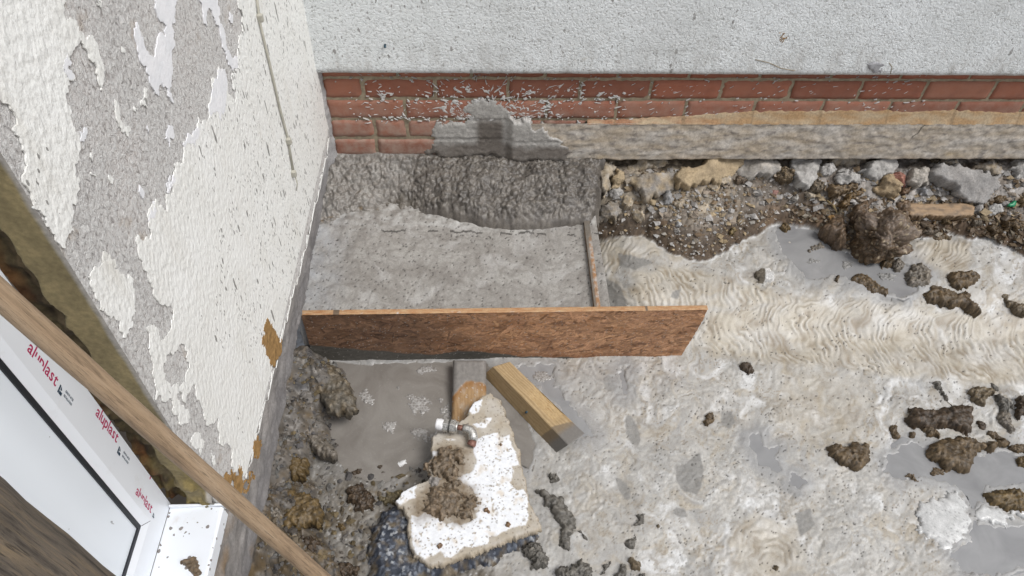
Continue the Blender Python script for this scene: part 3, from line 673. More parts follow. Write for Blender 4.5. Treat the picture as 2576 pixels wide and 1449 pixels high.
# ------------------------------------------------------------------ rear house wall
rear = thing('house_wall', 'white textured house wall standing on red bricks and a rough concrete footing', 'wall', (1.0, 0.0, -0.3))
def rough_panel(name, x0, x1, z0, z1, y, th, mat, step, amp, parent, colf=None, seed=1, lowrag=0.0):
    xs = np.arange(x0, x1+step, step); zz = np.arange(z0, z1+step*.5, step)
    A, B = np.meshgrid(xs, zz, indexing='ij'); t_ = (B-z0)/(z1-z0)
    lo = z0+lowrag*(fbm(A/0.05, A*0+1, 4, seed+4)+0.5*fbm(A/0.4, A*0+3, 2, seed+5)); B = lo+(z1-lo)*t_
    yy = y-amp*fbm(A/0.04, B/0.03, 5, seed)-amp*0.5*fbm(A/0.2, B/0.1, 3, seed+2)
    yy[:, 0] = np.maximum(yy[:, 0], y+0.004)
    n, m = A.shape; V = np.stack([A, yy, B], -1).reshape(-1, 3); F = gridfaces(n, m)
    i = np.arange(n-1)*m; back = np.stack([A[:, 0], np.full(n, y+th), B[:, 0]], -1); nv = len(V)
    V = np.concatenate([V, back]); k = np.arange(n-1)
    F = np.concatenate([F, np.stack([i+m, i, nv+k, nv+k+1], 1)])
    Cc = None
    if colf is not None:
        Cc = colf(A, B).reshape(-1, 3); Cc = np.concatenate([Cc, Cc.reshape(n, m, 3)[:, 0]])
    return link(name, fastmesh(name, V, F, Cc), mat, parent)
# upper render coat (a slab with a crisp lower lip)
rough_panel('render_coat', -0.06, 3.6, 0.0365, 2.4, -0.030, 0.028, M['wrender'], 0.0105, 0.0014, rear, None, 17, 0.0022)
link('mortar_bed', boxmesh('mortar_bed', (-0.06, 0.0045, -0.298), (3.6, 0.10, 0.036)), M['mortar'], rear)
link('gap_light_stop', boxmesh('gap_light_stop', (-0.3, 0.088, -0.75), (3.6, 0.4, -0.297)), M['mortar'], rear)  # block added behind the gap under the footing to keep stray light out
def brick_mesh(wd, ht, seed):
    r_ = random.Random(seed); nx = max(3, int(wd/0.012)); nz = 6; V = []; F = []
    for i in range(nx+1):
        for j in range(nz+1):
            u, v = i/nx, j/nz; e = min(u*wd, (1-u)*wd, v*ht, (1-v)*ht)
            y = 0.004*(1-min(1, e/0.005)) + r_.uniform(-.0007, .0007)
            V.append((u*wd+(r_.uniform(-.0018, .0018) if i in (0, nx) else 0), y, v*ht+(r_.uniform(-.0018, .0018) if j in (0, nz) else 0)))
    for i in range(nx):
        for j in range(nz):
            a = i*(nz+1)+j; F.append((a, a+nz+1, a+nz+2, a+1))
    n0 = len(V); V += [(0, .05, 0), (wd, .05, 0), (wd, .05, ht), (0, .05, ht)]
    cs = [0, nx*(nz+1), nx*(nz+1)+nz, nz]
    bot = [i*(nz+1) for i in range(nx+1)]; top = [i*(nz+1)+nz for i in range(nx+1)]; lf = list(range(nz+1)); rt = [nx*(nz+1)+j for j in range(nz+1)]
    F += [tuple(bot[::-1]+[n0, n0+1]), tuple(top+[n0+2, n0+3]), tuple(lf+[n0+3, n0]), tuple(rt[::-1]+[n0+1, n0+2])]
    me = pdmesh('brick', V, F); 
    for p in me.polygons[:nx*nz]: p.use_smooth = True
    return me
bcache = {}
def brick(x0, x1, z0, z1, k):
    key = (round(x1-x0, 3), round(z1-z0, 3), k % 4)
    if key not in bcache: bcache[key] = brick_mesh(x1-x0, z1-z0, hash(key) % 999); bcache[key].materials.append(M['brick'])
    o = bpy.data.objects.new('brick', bcache[key]); col.objects.link(o); o.parent = rear
    o.location = Vector((x0, random.uniform(-.0012, .0012), z0))-rear.location
k_ = 0
for j, (off, zz0, zz1, xmax) in enumerate(((0.1125+.09, .005, .070, 3.4), (.09, -.070, -.005, 3.4), (.2148, -.145, -.080, 3.4))):
    xs = [-0.05]+[off+.225*k for k in range(-1 if off > .2 else 0, 16) if off+.225*k > 0.0]
    if j == 1: xs = [x for x in xs]; xs[9:] = [x-0.012 for x in xs[9:]]
    for a, b in zip(xs[:-1], xs[1:]):
        brick(max(a+.005, -0.03), b-.005, zz0, zz1, k_); k_ += 1
for xs, zz0, zz1 in (([-.035, .112, .2148, .43, .655, .80], -.220, -.155), ([-.035, .110, .335, .560, .785], -.295, -.230)):
    for a, b in zip(xs[:-1], xs[1:]): brick(a+.005, b-.005, zz0, zz1, k_); k_ += 1
# concrete footing, its mortar haunch and the hairline crack
def foot_col(A, B):
    c = np.tile(np.array((0.42, 0.355, 0.275)), A.shape+(1,))
    c = L(c, np.array((0.50, 0.465, 0.42)), np.clip(0.45+1.4*fbm(A/0.12, B/0.04, 4, 5), 0, 1))
    c = L(c, np.array((0.21, 0.19, 0.175)), np.clip(fbm(A/0.035, B/0.014, 5, 6)*2.4-0.2, 0, .85))
    c = L(c, np.array((0.40, 0.31, 0.19)), np.clip(fbm(A/0.09, B/0.05, 3, 7)*2-.5, 0, .6)*(B < -0.26))
    c = L(c, np.array((0.10, 0.09, 0.075)), (np.abs(A-(1.905+0.35*(B+.22)+0.004*np.sin(B*160))) < 0.0022)*(B > -0.21)*1.0)
    return c
rough_panel('concrete_footing', 0.56, 3.6, -0.302, -0.152, -0.016, 0.2, M['foot'], 0.0045, 0.006, rear, foot_col, 3, 0.007)
def haunch_col(A, B):
    c = np.tile(np.array((0.36, 0.235, 0.125)), A.shape+(1,)); c = L(c, np.array((.30, .145, .085)), ss(1.35, .95, A)*.85)
    c = L(c, np.array((0.42, 0.33, 0.22)), np.clip(0.4+1.5*fbm(A/0.08, B/0.02, 4, 15), 0, 1))
    jd = np.abs(((A-0.2148+.1125) % 0.225)-.1125); return L(c, np.array((0.24, 0.17, 0.10)), (jd < 0.005)*0.7)
xs = np.arange(0.80, 3.6, 0.006); tt = np.linspace(0, 1, 9); A, T_ = np.meshgrid(xs, tt, indexing='ij')
top = -0.112+0.008*fbm(A/0.03, A*0+2, 4, 8)+0.014*fbm(A/0.3, A*0, 2, 9)-0.036*ss(1.45, 0.85, A)
Bz = lerp(top, -0.156, T_); yy = -0.0025-0.014*T_**1.5-0.004*T_*fbm(A/0.03, T_*2, 4, 12)
yy[:, 0] = 0.002
V = np.stack([A, yy, Bz], -1).reshape(-1, 3); F = gridfaces(len(xs), 9)[:, ::-1]
link('mortar_haunch', fastmesh('mortar_haunch', V, F, haunch_col(A, Bz).reshape(-1, 3)), M['foot'], rear)
# wet cement thrown against the bricks: thick smear and flying splashes
sm = [(1092, 318), (1106, 306), (1180, 302), (1178, 285), (1160, 275), (1172, 262), (1190, 252), (1215, 248), (1250, 262), (1275, 268), (1300, 280), (1300, 300), (1340, 306), (1380, 318), (1420, 342), (1442, 372), (1430, 392), (1380, 398), (1300, 402), (1160, 402), (1060, 400), (1040, 392), (1085, 372), (1098, 350)]
def smear_col(x, y, d, Cc):
    dry = np.clip(ss(-0.262, -0.222, y+.012*fbm(x/.03, y/.03, 3, 23))+fbm(x/0.06, y/0.03, 3, 21)*0.35, 0, 1)
    wet = ss(0.055, 0.03, np.abs(x-0.485))*ss(-0.13, -0.17, y); dry = dry*(1-wet)
    out_ = np.array((0.15, 0.132, 0.115))*(1-dry[:, None])+np.array((0.43, 0.415, 0.39))*dry[:, None]
    return out_*(0.9+0.25*fbm(x/0.01, y/0.01, 3, 22))[:, None]
def smear_prof(x, y, d, Hh):
    jn = np.minimum.reduce([np.abs(y+.150), np.abs(y+.2255)])
    return np.minimum(d*0.5, 0.0035)+0.010*ss(-0.24, -0.30, y)*np.clip(d/0.02, 0, 1)+0.0025*fbm(x/0.02, y/0.015, 4, 24)*np.clip(d/.01, 0, 1)-0.0022*(jn < 0.006)*np.clip(d/.01, 0, 1)+.019*ss(.535, .562, x)*np.clip(d/.004, 0, 1)
o = blob('cement_smear', BWALL.poly(sm), BWALL, 0.005, 0.004, M['heap'], 'plain', 31, skirt=0.004, rag=0.3, prof=smear_prof, colf=smear_col, base=-0.0005)
o.parent = rear; o.location = Vector(o.location)-rear.location
V, F = [], []
def splash(cx, cz, ln, wd, ang, n=7):
    b0 = len(V); pts = []
    for i in range(n):
        th = 2*math.pi*i/n; rr = random.uniform(.35, 1.35); a, b = ln*.5*rr*math.cos(th), wd*.5*rr*math.sin(th)*(1-.55*math.cos(th))
        pts.append((cx+a*math.cos(ang)-b*math.sin(ang), cz+a*math.sin(ang)+b*math.cos(ang)))
    for p in pts: V.append((p[0], -0.0012, p[1]))
    for p in pts: V.append((p[0], 0.004, p[1]))
    V.append((cx, -0.0026, cz)); c = len(V)-1
    for i in range(n):
        j = (i+1) % n; F.append((b0+i, b0+j, c)); F.append((b0+i, b0+n+i, b0+n+j, b0+j))
sx, sz = BWALL.px(1235, 300)
for i in range(560):
    r_ = abs(random.gauss(0, 0.17))+0.03; th = random.uniform(-0.1, math.pi+0.1)
    x = sx+r_*math.cos(th)*1.35; z = sz+r_*math.sin(th)*0.62
    if z > 0.036 or x < 0.01 or z < -0.2: continue
    s_ = math.exp(-r_/0.16); big_ = random.random() < .16*s_*3
    ang = math.atan2((z-sz), (x-sx))+random.gauss(0, .5)
    splash(x, z, min(random.lognormvariate(-4.75, .5), .03)*(1.7 if big_ else 1), random.uniform(.0010, .0032)*(4.2 if big_ else 1), ang, 9)
for i in range(330):                                           # scattered further along the wall
    x = random.uniform(0.03, 1.9)**1.0; z = random.uniform(-.15, .035); splash(x, z, random.uniform(.004, .018), random.uniform(.0008, .0022), random.uniform(.1, .9) if x > .5 else random.uniform(-.9, .6), 5)
for (a, b) in ((968, 240), (1170, 228), (1340, 230), (1372, 262), (1555, 245), (1300, 270), (1120, 272), (1140, 258)):
    x, z = BWALL.px(a, b)
    for q in range(9): splash(x+random.gauss(0, .014), z+random.gauss(0, .009), random.uniform(.008, .022), random.uniform(.004, .009), random.uniform(-.9, .9))
o = link('dried_splash', pdmesh('dried_splash', V, F), M['splash'], rear); o['kind'] = 'stuff'
# small fixings and damage on the upper render
x, z = hit(968, 112, 1, -.030)[[0, 2]]
link('wall_plug', tubemesh('wall_plug', [(x, -0.026, z), (x+.001, -0.038, z-.003), (x+.001, -0.041, z-.004)], [.0035, .0035, .0022], 10), M['steel'], rear)
RCOAT = Frame((0, -0.030, 0), (1, 0, 0), (0, 0, 1))
o = blob('render_chip', RCOAT.poly([(2178, 160), (2195, 154), (2228, 158), (2224, 178), (2196, 184), (2186, 174)]), RCOAT, 0.006, 0.004, M['stone'], 'rock', 61, (0.33, 0.33, 0.345), (0.42, 0.42, 0.43), 0.004)
o.parent = rear; o.location = Vector(o.location)-rear.location
for nm, pl in (('hairline_crack', [(2236, 158), (2244, 168), (2240, 186)]), ('hairline_crack', [(1900, 150), (1935, 158), (1965, 172), (2000, 178)])):
    pts = [hit(*p, 1, -.0302) for p in pl]; link(nm, tubemesh(nm, pts, 0.0012, 6), M['mortar'], rear)
x, z = hit(1968, 95, 1, -.030)[[0, 2]]
V, F = [], []
for q in range(16): splash(x+random.gauss(0, .006), z+random.gauss(0, .012), random.uniform(.004, .01), .003, 1.2, 6)
V = [(v[0], v[1]-0.030, v[2]) for v in V]; link('brown_stain', pdmesh('brown_stain', V, F), M['rust'], rear)

# ------------------------------------------------------------------ left house wall
left = thing('house_wall', 'cream painted house wall with big flakes of paint peeling off grey render', 'wall', (-0.03, -0.7, -0.3))
def curve_sheet(name, loops, fr, th, off, mat, parent, rag=0.2, minlen=0.006, seed=1, bev=0.0, keep=None):
    cu = bpy.data.curves.new(name, 'CURVE'); cu.dimensions = '2D'; cu.fill_mode = 'BOTH'; cu.extrude = th/2; cu.bevel_depth = bev
    for i, lp in enumerate(loops):
        pts = ragged(lp, rag, minlen, seed+i, keep); sp_ = cu.splines.new('POLY'); sp_.points.add(len(pts)-1)
        for q, p in zip(sp_.points, pts): q.co = (p[0], p[1], 0, 1)
        sp_.use_cyclic_u = True
    tmp = bpy.data.objects.new('tmp', cu); me = bpy.data.meshes.new_from_object(tmp); bpy.data.objects.remove(tmp); bpy.data.curves.remove(cu)
    me.name = name; o = bpy.data.objects.new(name, me); col.objects.link(o); me.materials.clear(); me.materials.append(mat)
    m = fr.mat(off)
    if parent is not None:
        o.parent = parent; m = Matrix.Translation(-parent.location) @ m
    o.matrix_local = m
    return o
r1 = lambda pts: conv(pts, 0, 0, .5)
r4 = lambda pts: conv(pts, 0, 603.7, .5833)
low_edge = [(836, 300), (820, 400), (800, 490), (775, 590), (758, 670), (735, 750), (700, 880), (690, 930), (668, 1010), (640, 1110), (618, 1205)]
WB = LWALL.px(320, 900)[0]                                       # the vertical edge of the window opening
top_ = 2.4
le = [LWALL.px(*p) for p in low_edge]
tail = [LWALL.px(600, 1245), LWALL.px(560, 1262)]
body = [(WB, top_), (WB, 0.06)]+[(WB, min(tail[1][1], 0.03))]+tail[::-1][1:]+le[::-1]+[(0.0, le[0][1]+.01), (0.0, top_)]
curve_sheet('render_base', [body], LWALL, 0.024, -0.0132, M['rough'], left, 0.05, 0.01, 3, 0.0, lambda a, b: abs(a[0]-b[0]) < 1e-6 or a[1] > 1 or b[1] > 1)
curve_sheet('wall_lintel', [[(WB, 1.45), (WB, top_), (-3.2, top_), (-3.2, 1.45)]], LWALL, 0.024, -0.0132, M['rough'], left, 0.0, 5.0)
def inwall(pts, outside=()):
    return [LWALL.px(*p) for p in pts]
topv = lambda px_: (LWALL.px(px_, 0)[0], 2.38)
# main right hand sheet with its holes
B1 = r1([(1195, 0), (1215, 70), (1218, 150), (1200, 180), (1195, 290), (1195, 350), (1170, 360), (1165, 400), (1185, 430), (1192, 470), (1185, 500), (1150, 490), (1135, 400), (1120, 355), (1095, 350), (1085, 400), (1065, 420), (1060, 500), (1050, 520), (1050, 570), (1035, 610), (1010, 630), (995, 590), (990, 640), (960, 680), (920, 710), (925, 760), (920, 820), (890, 815), (880, 870), (870, 890), (865, 930), (835, 975), (830, 1060), (800, 1040), (780, 1000), (740, 1090), (745, 1130), (760, 1180), (720, 1210), (690, 1180), (680, 1210), (700, 1300), (720, 1350), (745, 1400)])
B2 = r4([(660, 210), (665, 250), (690, 275), (720, 290), (735, 270), (745, 300), (735, 390), (680, 410), (640, 370), (630, 380), (645, 430), (640, 470), (655, 520), (655, 580), (670, 620), (670, 690), (710, 700), (745, 690), (748, 755), (770, 795), (810, 785), (815, 750), (790, 720), (768, 690), (772, 640), (800, 700), (820, 640), (845, 625), (850, 690), (880, 740), (890, 800), (920, 790), (940, 765), (945, 830), (945, 880), (965, 880), (1000, 920), (1010, 1000), (1065, 1010)])
hole = r4([(703, 530), (730, 480), (770, 450), (810, 470), (815, 530), (800, 580), (790, 612), (768, 622), (740, 640), (708, 600)])
lowB = low_edge[::-1]
uB = inwall(B1+B2)+inwall(lowB); uB = uB+[(-0.004, le[0][1]+.02), (-0.004, top_-.02), topv(597)]
curve_sheet('paint_coat', [uB, inwall(hole)], LWALL, 0.0018, 0.0004, M['paint'], left, 0.20, 0.004, 5, 0.0, lambda a, b: a[0] > -0.12 and b[0] > -0.12 or a[1] > 1.2 or b[1] > 1.2)
A1 = r1([(325, 0), (315, 60), (330, 110), (380, 105), (395, 160), (460, 175), (490, 230), (515, 330), (515, 420), (505, 455), (490, 400), (470, 310), (430, 250), (395, 218), (360, 255), (335, 270), (345, 300), (310, 330), (330, 390), (370, 380), (340, 405), (345, 430), (325, 470), (330, 520), (355, 560), (355, 610), (370, 640), (395, 690), (400, 750), (385, 820), (370, 825), (385, 890), (398, 950), (385, 1010), (358, 1025), (365, 1060), (360, 1100), (355, 1150), (365, 1160), (335, 1190), (325, 1250), (290, 1225), (240, 1140), (195, 1055), (160, 1010), (140, 960), (108, 900), (125, 850), (125, 770), (95, 690), (80, 590), (55, 555), (0, 510)])
uA = inwall(A1); lastv = uA[-1]
uA = uA+[(WB-0.0, lastv[1]+.02), (WB, 2.38), topv(162)]
uA = [(max(p[0], WB+0.001), p[1]) for p in uA]
curve_sheet('paint_coat', [uA], LWALL, 0.0020, 0.0005, M['paint'], left, 0.20, 0.004, 9, 0.0, lambda a, b: a[1] > 1.2 or b[1] > 1.2)
isl = [r1([(786, -60), (845, -60), (890, 0), (880, 60), (860, 130), (880, 170), (880, 230), (860, 260), (865, 330), (860, 400), (850, 460), (872, 520), (855, 500), (835, 440), (800, 430), (795, 455), (765, 440), (750, 380), (735, 330), (705, 310), (690, 230), (680, 200), (690, 110), (720, 200), (740, 255), (780, 280), (790, 200), (830, 190), (835, 130), (800, 100), (785, 60)]),
       r1([(575, 500), (600, 560), (620, 630), (655, 650), (645, 690), (600, 640), (580, 570)]), r1([(730, 440), (740, 540), (710, 540), (705, 510), (725, 490)]),
       r1([(980, -60), (1090, -60), (1115, 120), (1150, 250), (1195, 290), (1190, 345), (1150, 330), (1125, 250), (1100, 130), (1080, 70), (1040, 60), (1040, 135), (1020, 60)]),
       r1([(845, 630), (870, 640), (870, 700), (855, 745), (840, 690), (830, 700)]), r1([(855, 880), (865, 930), (845, 960), (835, 920)]), r1([(700, 930), (720, 960), (715, 1000), (695, 960)]),
       r1([(400, 660), (435, 640), (430, 690), (400, 710)]), r1([(545, 880), (570, 900), (565, 925), (548, 905)]), r1([(1155, 60), (1168, 70), (1160, 115), (1152, 100)]), r1([(485, 0), (510, 5), (505, 38), (488, 25)]),
       r4([(380, 160), (430, 115), (445, 50), (470, 60), (510, 130), (540, 160), (575, 170), (580, 240), (585, 310), (570, 370), (530, 420), (515, 390), (490, 330), (430, 300), (410, 240), (390, 200)]),
       r4([(820, 870), (850, 830), (880, 870), (865, 930), (840, 900)]), r4([(910, 920), (925, 925), (928, 965), (914, 960)]), r1([(740, 630), (748, 650), (745, 670)]), r1([(455, 765), (468, 790), (462, 812), (452, 790)]), r1([(610, 232), (622, 240), (616, 268)]), r1([(672, 535), (688, 545), (682, 568), (672, 555)]), r1([(455, 865), (480, 875), (478, 888), (458, 880)])]
for i, p in enumerate(isl):
    curve_sheet('paint_flake', [inwall(p)], LWALL, 0.0014 if i % 3 else 0.0018, 0.0001, M['paint2'] if i in (0, 3, 4, 5, 6, 7, 9, 14) else M['paint'], left, 0.20, 0.004, 20+i, 0.0)
# older whiter layer along the edge of the main sheet
for i, p in enumerate([r1([(1095, 350), (1120, 355), (1140, 420), (1135, 500), (1110, 560), (1110, 610), (1090, 560), (1050, 570), (1050, 520), (1060, 500), (1065, 420), (1085, 400)]), r1([(770, 1010), (785, 1060), (765, 1100), (742, 1110), (745, 1080)]), r1([(920, 720), (965, 690), (1000, 650), (985, 700), (940, 720), (925, 745)]), r1([(865, 880), (880, 900), (850, 950), (838, 965)]), r1([(330, 270), (345, 300), (335, 345), (370, 380), (345, 402), (325, 370), (312, 330)])]):
    curve_sheet('paint_flake', [inwall(p)], LWALL, 0.0018, 0.0008, M['paint2'], left, 0.20, 0.004, 60+i, 0.0)
zl = lambda pts: conv(pts, 603.7, 737.9, .1851)
br = [zl([(350, 350), (385, 380), (405, 440), (440, 470), (470, 500), (520, 600), (565, 660), (555, 760), (520, 860), (490, 900), (455, 1000), (430, 960), (400, 900), (340, 830), (300, 700), (290, 640), (330, 560), (322, 440)]),
      [(590, 1188), (606, 1192), (640, 1196), (616, 1232), (600, 1242), (572, 1226), (560, 1205)], [(641, 1108), (655, 1112), (652, 1140), (640, 1150), (636, 1130)], [(760, 640), (772, 640), (764, 672), (756, 676)], [(747, 596), (772, 596), (768, 628), (752, 622)]]
for i, p in enumerate(br):
    if i < 3: curve_sheet('brown_patch', [inwall(p)], LWALL, 0.0022, 0.0010, M['rust'], left, 0.34, 0.003, 80+i, 0.0)
o = blob('fallen_paint_hole', inwall([(5, 268), (30, 285), (50, 330), (62, 375), (60, 395), (45, 440), (20, 410), (2, 390)]), LWALL, 0.002, 0.006, M['rough'], 'plain', 77) if False else None
# grey plinth band under the paint
ys = np.arange(-2.2, 0.02, 0.006); zz = np.linspace(0, 1, 64); A, T_ = np.meshgrid(ys, zz, indexing='ij')
zb = -0.345+0.018*fbm(A/0.08, A*0, 4, 51); zt = lerp(-0.06, 0.045, ss(-0.9, -1.45, A)); zt = np.where(A > -0.3, 0.03, zt)
B = lerp(zb, zt, T_); fil = 0.026*ss(-0.06, 0.0, A)
off = -0.052+fil+0.009*fbm(A/0.05, B/0.05, 5, 52)+.003*fbm(A/.014, B/.014, 3, 59)+0.004*fbm(A/0.3, B/0.1, 3, 53)-0.03*ss(-0.33, -0.36, B)-0.0136*A*0
dk = np.clip(0.5+1.3*fbm(A/0.09, B/0.05, 4, 55), 0, 1)
Cc = L(np.tile(np.array((0.19, 0.18, 0.172)), A.shape+(1,)), np.array((0.33, 0.31, 0.295)), dk)
Cc = L(Cc, np.array((0.16, 0.155, 0.16)), ss(-0.2, -0.3, B)*0.6); Cc = L(Cc, np.array((0.24, 0.155, 0.075)), np.clip(fbm(A/0.1, B/0.1, 4, 56)*2-.3, 0, .7)*ss(-1.2, -1.4, A))
Cc = L(Cc, np.array((0.46, 0.46, 0.465)), ss(-0.35, -0.02, A)*0.75*ss(-0.36, -0.25, B)*np.clip(.7+.8*fbm(A/.05, B/.05, 4, 58), 0, 1)); Cc = L(Cc, np.array((0.58, 0.57, 0.54)), np.clip(fbm(A/0.05, B/0.06, 4, 57)*3-1.3, 0, 1)*ss(-0.15, -0.3, B)*ss(-0.9, -1.1, A))
V = np.stack([off, A, B], -1).reshape(-1, 3)
link('plinth', fastmesh('plinth', V, gridfaces(len(ys), 64), Cc.reshape(-1, 3)), M['plinth'], left)
# raw reveal of the window opening
WY = LWALL.px(320, 900); wy = float((LWALL.o+LWALL.e1*WY[0])[1]); wx = float((LWALL.o+LWALL.e1*WY[0])[0])
FX = -0.094                                                     # face of the window frame
xs = np.linspace(0.0, 1.0, 60); zz = np.arange(0.045, 1.45, 0.006); A, B = np.meshgrid(xs, zz, indexing='ij')
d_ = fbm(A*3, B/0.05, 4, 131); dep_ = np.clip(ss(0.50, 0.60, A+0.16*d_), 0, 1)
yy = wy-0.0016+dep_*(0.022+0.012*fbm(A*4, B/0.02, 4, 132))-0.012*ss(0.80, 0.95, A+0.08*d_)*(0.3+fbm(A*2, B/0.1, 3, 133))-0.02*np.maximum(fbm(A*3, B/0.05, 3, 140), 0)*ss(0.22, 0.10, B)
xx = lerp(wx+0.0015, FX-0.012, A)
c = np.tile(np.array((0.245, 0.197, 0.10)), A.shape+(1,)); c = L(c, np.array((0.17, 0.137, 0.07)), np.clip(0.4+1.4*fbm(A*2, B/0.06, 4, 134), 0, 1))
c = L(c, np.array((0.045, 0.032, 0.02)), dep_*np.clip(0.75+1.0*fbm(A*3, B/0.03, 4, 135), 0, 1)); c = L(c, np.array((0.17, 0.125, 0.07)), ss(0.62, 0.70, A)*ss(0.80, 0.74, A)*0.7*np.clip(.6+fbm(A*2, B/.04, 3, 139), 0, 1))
c = L(c, np.array((0.20, 0.075, 0.02)), np.clip(ss(0.80, 0.9, A)*(0.2+1.8*fbm(A, B/0.08, 3, 136)), 0, .8)); c = L(c, np.array((0.24, 0.185, 0.07)), ss(0.24, 0.12, B)*np.clip(0.3+1.6*fbm(A*3, B/0.04, 3, 137), 0, 0.85))
c = L(c, np.array((0.36, 0.345, 0.33)), ss(0.10, 0.03, A+0.03*d_)*0.8)
V = np.stack([xx, yy, B], -1).reshape(-1, 3)
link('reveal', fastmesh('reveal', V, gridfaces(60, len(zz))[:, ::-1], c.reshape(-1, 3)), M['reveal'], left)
# cable conduit with its clips
cp = [LWALL.px(*p) for p in ((640, 0), (648, 60), (672, 160), (700, 280), (718, 345), (733, 435))]; v0, v1_ = np.array(cp[0]), np.array(cp[1])
cp = [tuple(v0-(v1_-v0)*8)]+cp
cable = thing('cable_conduit', 'thin cream cable conduit clipped down the cream painted wall', 'conduit', tuple(LWALL.world(*[np.array(q) for q in cp[-1]], np.array(0.005))))
link('tube', tubemesh('tube', [LWALL.world(np.array(a), np.array(b), np.array(0.0055)) for a, b in cp], 0.0029, 12), M['conduit'], cable)
a_, b_ = LWALL.px(733, 435), LWALL.px(741, 478)
link('loose_wire', tubemesh('loose_wire', [LWALL.world(np.array(a_[0]), np.array(a_[1]), np.array(.007)), LWALL.world(np.array(b_[0]), np.array(b_[1]+.02), np.array(.011)), LWALL.world(np.array(b_[0]-.002), np.array(b_[1]), np.array(.005))], [.002, .0016, .0012], 8), M['conduit'], cable)
for p in ((646, 45), (732, 437), (719, 355)):
    a, b = LWALL.px(*p); V = []
    me = boxmesh('clip', (-.006, -.0085, 0), (.006, .0085, .0125), .003, 2); o = link('clip', me, M['conduit']); o.parent = cable
    o.matrix_local = Matrix.Translation(-cable.location) @ Matrix.Translation(Vector(LWALL.world(np.array(a), np.array(b), np.array(0.001)))) @ LWALL.mat().to_3x3().to_4x4()

# ------------------------------------------------------------------ window and sill
win = thing('window', 'white plastic window with red printed film still on its frame', 'window', (FX, -1.9, 0.05))
y1, zb_ = wy+0.001, 0.052
pr = [(0.0, FX-.05), (0.0, FX), (0.0555, FX), (0.057, FX-0.0005), (0.0695, FX-.005), (0.0700, FX-.012)]      # inset, depth
y0_, zt_ = y1-1.1, 1.42
V, F = [], []
for ins, x in pr: V += [(x, y1-ins, zb_+ins), (x, y1-ins, zt_-ins), (x, y0_+ins, zt_-ins), (x, y0_+ins, zb_+ins)]
for k in range(len(pr)-1):
    for i in range(4):
        j = (i+1) % 4; F.append((k*4+i, k*4+j, k*4+4+j, k*4+4+i)[::-1])
link('window_frame', pdmesh('window_frame', V, F), M['pvc'], win)
def ring(name, i0, i1, x, mat, th=.004):
    V = []
    for xx_ in (x, x-th):
        for ins in (i0, i1): V += [(xx_, y1-ins, zb_+ins), (xx_, y1-ins, zt_-ins), (xx_, y0_+ins, zt_-ins), (xx_, y0_+ins, zb_+ins)]
    F = []
    for i in range(4):
        j = (i+1) % 4; F += [(4+i, 4+j, j, i), (i, j, 8+j, 8+i), (4+j, 4+i, 12+i, 12+j)]
    return link(name, pdmesh(name, V, F), mat, win)
ring('gasket', .0698, .0775, FX-.0052, M['gasket'], .006)
ring('corner_joint', .0, .0001, FX-.03, M['pvc'])
link('panel', boxmesh('panel', (FX-.02, y0_+.074, zb_+.074), (FX-.0078, y1-.074, zt_-.074), .001, 1), M['panel'], win)
# mitre line in the corner
link('mitre_joint', tubemesh('mitre_joint', [(FX-.0002, y1-.0555, zb_+.0555), (FX-.005, y1-.0695, zb_+.0695)], .0006, 6), M['gasket'], win)
def text_mesh(s, size):
    cu = bpy.data.curves.new('t', 'FONT'); cu.body = s; cu.size = size; cu.extrude = 0.00006; cu.resolution_u = 3; cu.offset = 0.0002*(size > .01)
    tmp = bpy.data.objects.new('t', cu); me = bpy.data.meshes.new_from_object(tmp); bpy.data.objects.remove(tmp); bpy.data.curves.remove(cu)
    return me
def write(s, px0, px1, size, mat, cut=(), name='lettering', dy=0.0, clip=None):
    """Letters running down the frame from one seen position to another; letters listed in cut lost their lower part with the torn film."""
    p0, p1 = hit(*px0, 0, FX), hit(*px1, 0, FX); length = math.hypot(p1[2]-p0[2], 0)
    bm = bmesh.new(); x = 0.0
    for i, ch in enumerate(s):
        me = text_mesh(ch if ch != ' ' else '.', size); wd = max((v.co.x for v in me.vertices), default=0)-min((v.co.x for v in me.vertices), default=0)
        x0 = min((v.co.x for v in me.vertices), default=0)
        if ch != ' ':
            b2 = bmesh.new(); b2.from_mesh(me)
            if i in cut: bmesh.ops.bisect_plane(b2, geom=b2.verts[:]+b2.edges[:]+b2.faces[:], plane_co=(0, size*.17, 0), plane_no=(0, -1, 0), clear_outer=True)
            bmesh.ops.translate(b2, verts=b2.verts, vec=(x-x0, 0, 0)); b2.to_mesh(me); b2.free(); bm.from_mesh(me)
        x += (wd if ch != ' ' else size*.25)+size*.075
    k = length/max(x-size*.075, 1e-6)
    for v in bm.verts: v.co = Vector((v.co.x*k, v.co.y, v.co.z))
    if clip is not None: bmesh.ops.bisect_plane(bm, geom=bm.verts[:]+bm.edges[:]+bm.faces[:], plane_co=(0, clip-(p0[1]+dy), 0), plane_no=(0, 1, 0), clear_outer=True)
    me = bpy.data.meshes.new(name); bm.to_mesh(me); bm.free()
    me.transform(Matrix(((0, 0, 1, FX+.0003), (0, 1, 0, p0[1]+dy), (-1, 0, 0, p0[2]), (0, 0, 0, 1))))
    return link(name, me, mat, win)
write('aluplast', (67, 881), (141, 968), .0225, M['red'], (2, 3))
write('aluplast', (239, 1043), (294, 1110), .0225, M['red'])
write('aluplast', (340, 1242), (381, 1284), .0215, M['red'], (2, 3))
write('aluplast', (358, 1178), (408, 1232), .0215, M['red'], (), dy=.004, clip=y1-.0002)
for p, q in (((160, 995), (178, 1022)), ((307, 1147), (322, 1166))):
    write('REMOVE AFTER', p, q, .0048, M['ink'], (), 'small_print', .0052); write('INSTALLATION', p, q, .0048, M['ink'], (), 'small_print', -.001)
